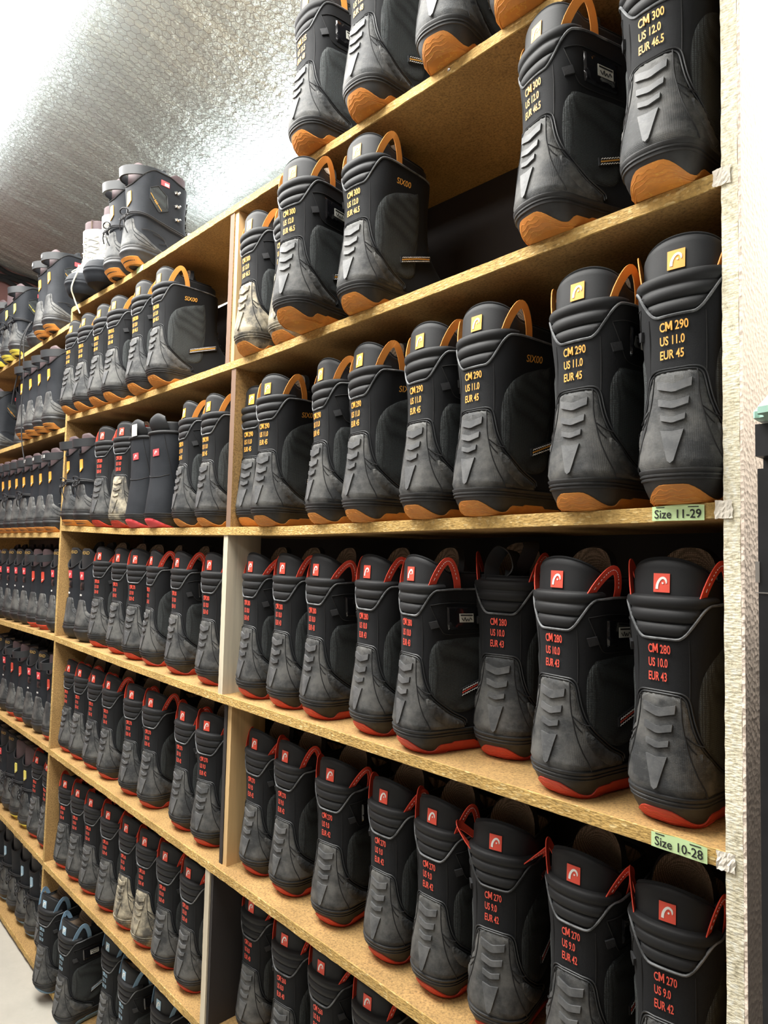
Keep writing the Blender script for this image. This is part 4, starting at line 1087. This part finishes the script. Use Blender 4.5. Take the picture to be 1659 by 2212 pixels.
# middle bay: laced and plain boots between the pull-on ones
gB = 'laced black boots with orange heel badges'
put('Bo', lambda: boot_b('orange'), 'T4', -1.885, -.05, 8, 'laced boot with black wraparound lace, rightmost on the top shelf of middle bay', gB)
put('Bo2', lambda: boot_b('orange', seed=1), 'T4', -2.035, -.05, 4, 'laced boot with a bow and orange badge between white boot and rightmost boot', gB)
gW = 'pale grey boots with cream laces'
HANG = [None, None]
put('G', lambda: boot_b('none', 'grey_leather', cuff=False, laces='lace_cream', bow=True, refl=False, sole=False, toe_dark=True), 'T4', -2.320, .185, 215, 'pale grey boot with cream laces, toe outward, right one of the pair', gW, k=1.04)
HANG[1] = put('G', None, 'T4', -2.520, .185, 215, 'pale grey boot with cream laces, toe outward, left one of the pair', gW, k=1.04)
put('Bo', None, 'T2', -2.445, -.02, 3, 'laced boot with orange badge, leftmost on marked 11-29 shelf, middle bay', gB)
put('Bo2', None, 'T2', -2.300, -.02, 5, 'laced boot with orange badge beside red-soled boot, shelf 11-29, middle bay', gB)
gE = 'plain black boots with a red heel lug'
put('E1', lambda: boot_e(True), 'T2', -1.810, -.02, 12, 'plain black boot with white card under its flap and red heel lug', gE)
put('E', lambda: boot_e(False), 'T2', -1.660, -.02, 14, 'plain black boot with red badge and heel lug, no card', gE)
gF = 'black boots with gold liner lettering and red badges'
F_ = lambda: boot_b('red', cuff=False, refl=False, sole=False, gold=True, badge=True, bow=None)
put('F', F_, 'T1', -2.445, .01, 3, 'black boot with gold liner lettering, leftmost on shelf 10-28, middle bay', gF)
put('F', None, 'T1', -2.318, .01, 5, 'black boot with gold liner lettering, second on shelf 10-28, middle bay', gF)
# far bay
gL = 'boots in the far bay beyond the middle post'
for i, (x, mk) in enumerate(((-2.730, '18'), (-2.855, '18'))):
    put('Bc' + mk, lambda: boot_b('orange', cuffmark=mk, bow=None), 'L4', x, -.045, 6, 'orange-badged boot with marked cuff strap, %s from middle post, far bay top shelf' % ORD[i], gL)
gY = 'worn black boots with yellow accents'
Y_ = lambda s: boot_b('yellow', 'navy_shell', cuff=(s % 2 == 0), laces='lace_black', bow=True, seed=s)
HANG[0] = put('Y0', lambda: Y_(0), 'L4', -3.000, .30, 200, 'worn black boot, toe outward, yellow accents, beside orange-badged boots, far bay', gY)
put('Y1', lambda: Y_(1), 'L4', -3.135, .30, 196, 'worn black boot, toe outward, second of the outward-facing pair, far top shelf', gY)
put('Y0', None, 'L4', -3.260, -.04, 6, 'black boot with yellow sole, fifth left of the middle post, far top shelf', gY)
put('Y1', None, 'L4', -3.400, -.04, 8, 'black boot with yellow sole, sixth left of the middle post, far top shelf', gY)
put('Y0', None, 'L4', -3.570, -.04, 5, 'black boot with yellow sole by the left edge, far top shelf', gY)
put('Y1', None, 'L4', -3.730, -.04, 7, 'black boot with yellow sole nearest the maroon wall, far top shelf', gY)
for i, x in enumerate((-2.665, -2.790, -2.915, -3.045)):
    put('Bc0', lambda: boot_b('orange', bow=None), 'L3', x, -.045, 4, 'laced boot, orange badge, %s left of middle post, far second shelf' % ORD[i], gL)
put('Yb', lambda: boot_b('yellow', 'navy_shell', cuff=False, gold=True, bow=True, seed=2), 'L3', -3.215, .10, 62, 'bulky black boot turned sideways with yellow badge, far second shelf', gY, k=1.2)
put('Yb', None, 'L3', -3.500, .10, 50, 'bulky black boot turned sideways by the left edge, far second shelf', gY, k=1.2)
put('Bc0', None, 'L3', -3.72, .0, 12, 'laced boot nearest the maroon wall on far second shelf', gL)
for i, x in enumerate((-2.660, -2.785, -2.905, -3.025, -3.140, -3.255, -3.370, -3.490, -3.620)):
    mk = ('ICS 18', '118', '517')[i] if i < 3 else ''
    if mk: put('Bm' + mk, lambda: boot_b('orange', cuffmark=mk, bow=None), 'L2', x, -.02, 4, 'orange-badged boot with white cuff marking, %s left of post, far third shelf' % ORD[i], gL)
    else: put('Bo2' if i % 2 else 'Bc0', None, 'L2', x, -.02, 5, 'orange-badged boot, %s left of the middle post, far third shelf' % ORD[i], gL)
Br = lambda: boot_b('red', bow=None)
gR = 'black boots with red badges in the far bay'
seqs = {'L1': ('F', 'Br', 'Br', 'F', 'F', 'F', 'F', 'Br'), 'L0': ('Br', 'F', 'F', 'Br', 'Br', 'F', 'F', 'Br'), 'Lm': ('A', 'A2', 'Y1', 'Y1', 'Bk', 'F', 'Bk', 'F'), 'Lb': ('Ab', 'Fb', 'Fb', 'Bk', 'Fb', 'Fb')}
FN = {'L1': 'far fourth shelf', 'L0': 'far fifth shelf', 'Lm': 'far sixth shelf', 'Lb': 'far bottom board'}
Fb = lambda: boot_b('blue', cuff=False, gold=True, bow=True, seed=1)
Bk = lambda: boot_b('none', cuff=False, gold=True, refl=False, sole=False, bow=True, seed=2)
NM = {'F': 'black boot with gold liner lettering', 'Br': 'black laced boot with red badge', 'A': 'red-soled pull-on boot', 'A2': 'red-soled pull-on boot', 'Y1': 'laced boot with yellow badge', 'Bk': 'all-black laced boot', 'Ab': 'pull-on boot with pale blue print', 'Fb': 'laced boot with pale blue badge'}
for lv, seq in seqs.items():
    x = -2.655
    for i, q in enumerate(seq):
        mk = {'F': F_, 'Br': Br, 'Fb': Fb, 'Bk': Bk, 'A': lambda: boot_a('red', 260, l_), 'A2': lambda: boot_a('red', 260, m_), 'Ab': lambda: boot_a('blue', 250, m_), 'Y1': None}[q]
        key = {'A': ('A', 'red', 260, l_, 0, True), 'A2': ('A', 'red', 260, m_, 0, True), 'Ab': ('A', 'blue', 250, m_, 0, True)}.get(q, q)
        put(key, mk, lv, x, {'L1': .01, 'L0': .015, 'Lm': .02, 'Lb': .03}[lv], 2 + (i * 7) % 8, '%s, %s left of the middle post, %s' % (NM[q], ORD[i], FN[lv]), gR if q in ('F', 'Br') else 'mixed boots on the ' + FN[lv], k=1.09)
        x -= .128 + .004 * (i % 3)
def hang(root, pts, r, m):
    sx = root.scale[0]; c, s_ = math.cos(-root.rotation_euler[2]), math.sin(-root.rotation_euler[2]); P = []
    for p in spl(pts, 6, closed=False):
        d = [p[i] - root.location[i] for i in range(3)]; P.append(((d[0] * c - d[1] * s_) / sx, (d[0] * s_ + d[1] * c) / sx, d[2] / sx))
    link('lace', G().tube(P, r / sx, 6).mesh(), root, m)['label'] = 'lace end dangling over the shelf edge'
hang(HANG[0], [(-3.02, -.02, 2.70), (-3.03, -.05, 2.615), (-3.06, -.045, 2.50), (-3.10, -.05, 2.40), (-3.13, -.05, 2.33)], .0028, 'lace_black')
hang(HANG[0], [(-2.99, -.02, 2.70), (-2.985, -.05, 2.615), (-2.98, -.045, 2.45), (-2.985, -.045, 2.30), (-2.975, -.04, 2.15), (-2.95, -.03, 2.05)], .0026, 'lace_black')
hang(HANG[1], [(-2.33, -.045, 2.74), (-2.335, -.065, 2.67), (-2.345, -.05, 2.63), (-2.335, -.03, 2.575)], .0028, 'lace_cream')
print('boots placed', COUNT[0], 'objects', len(bpy.data.objects))
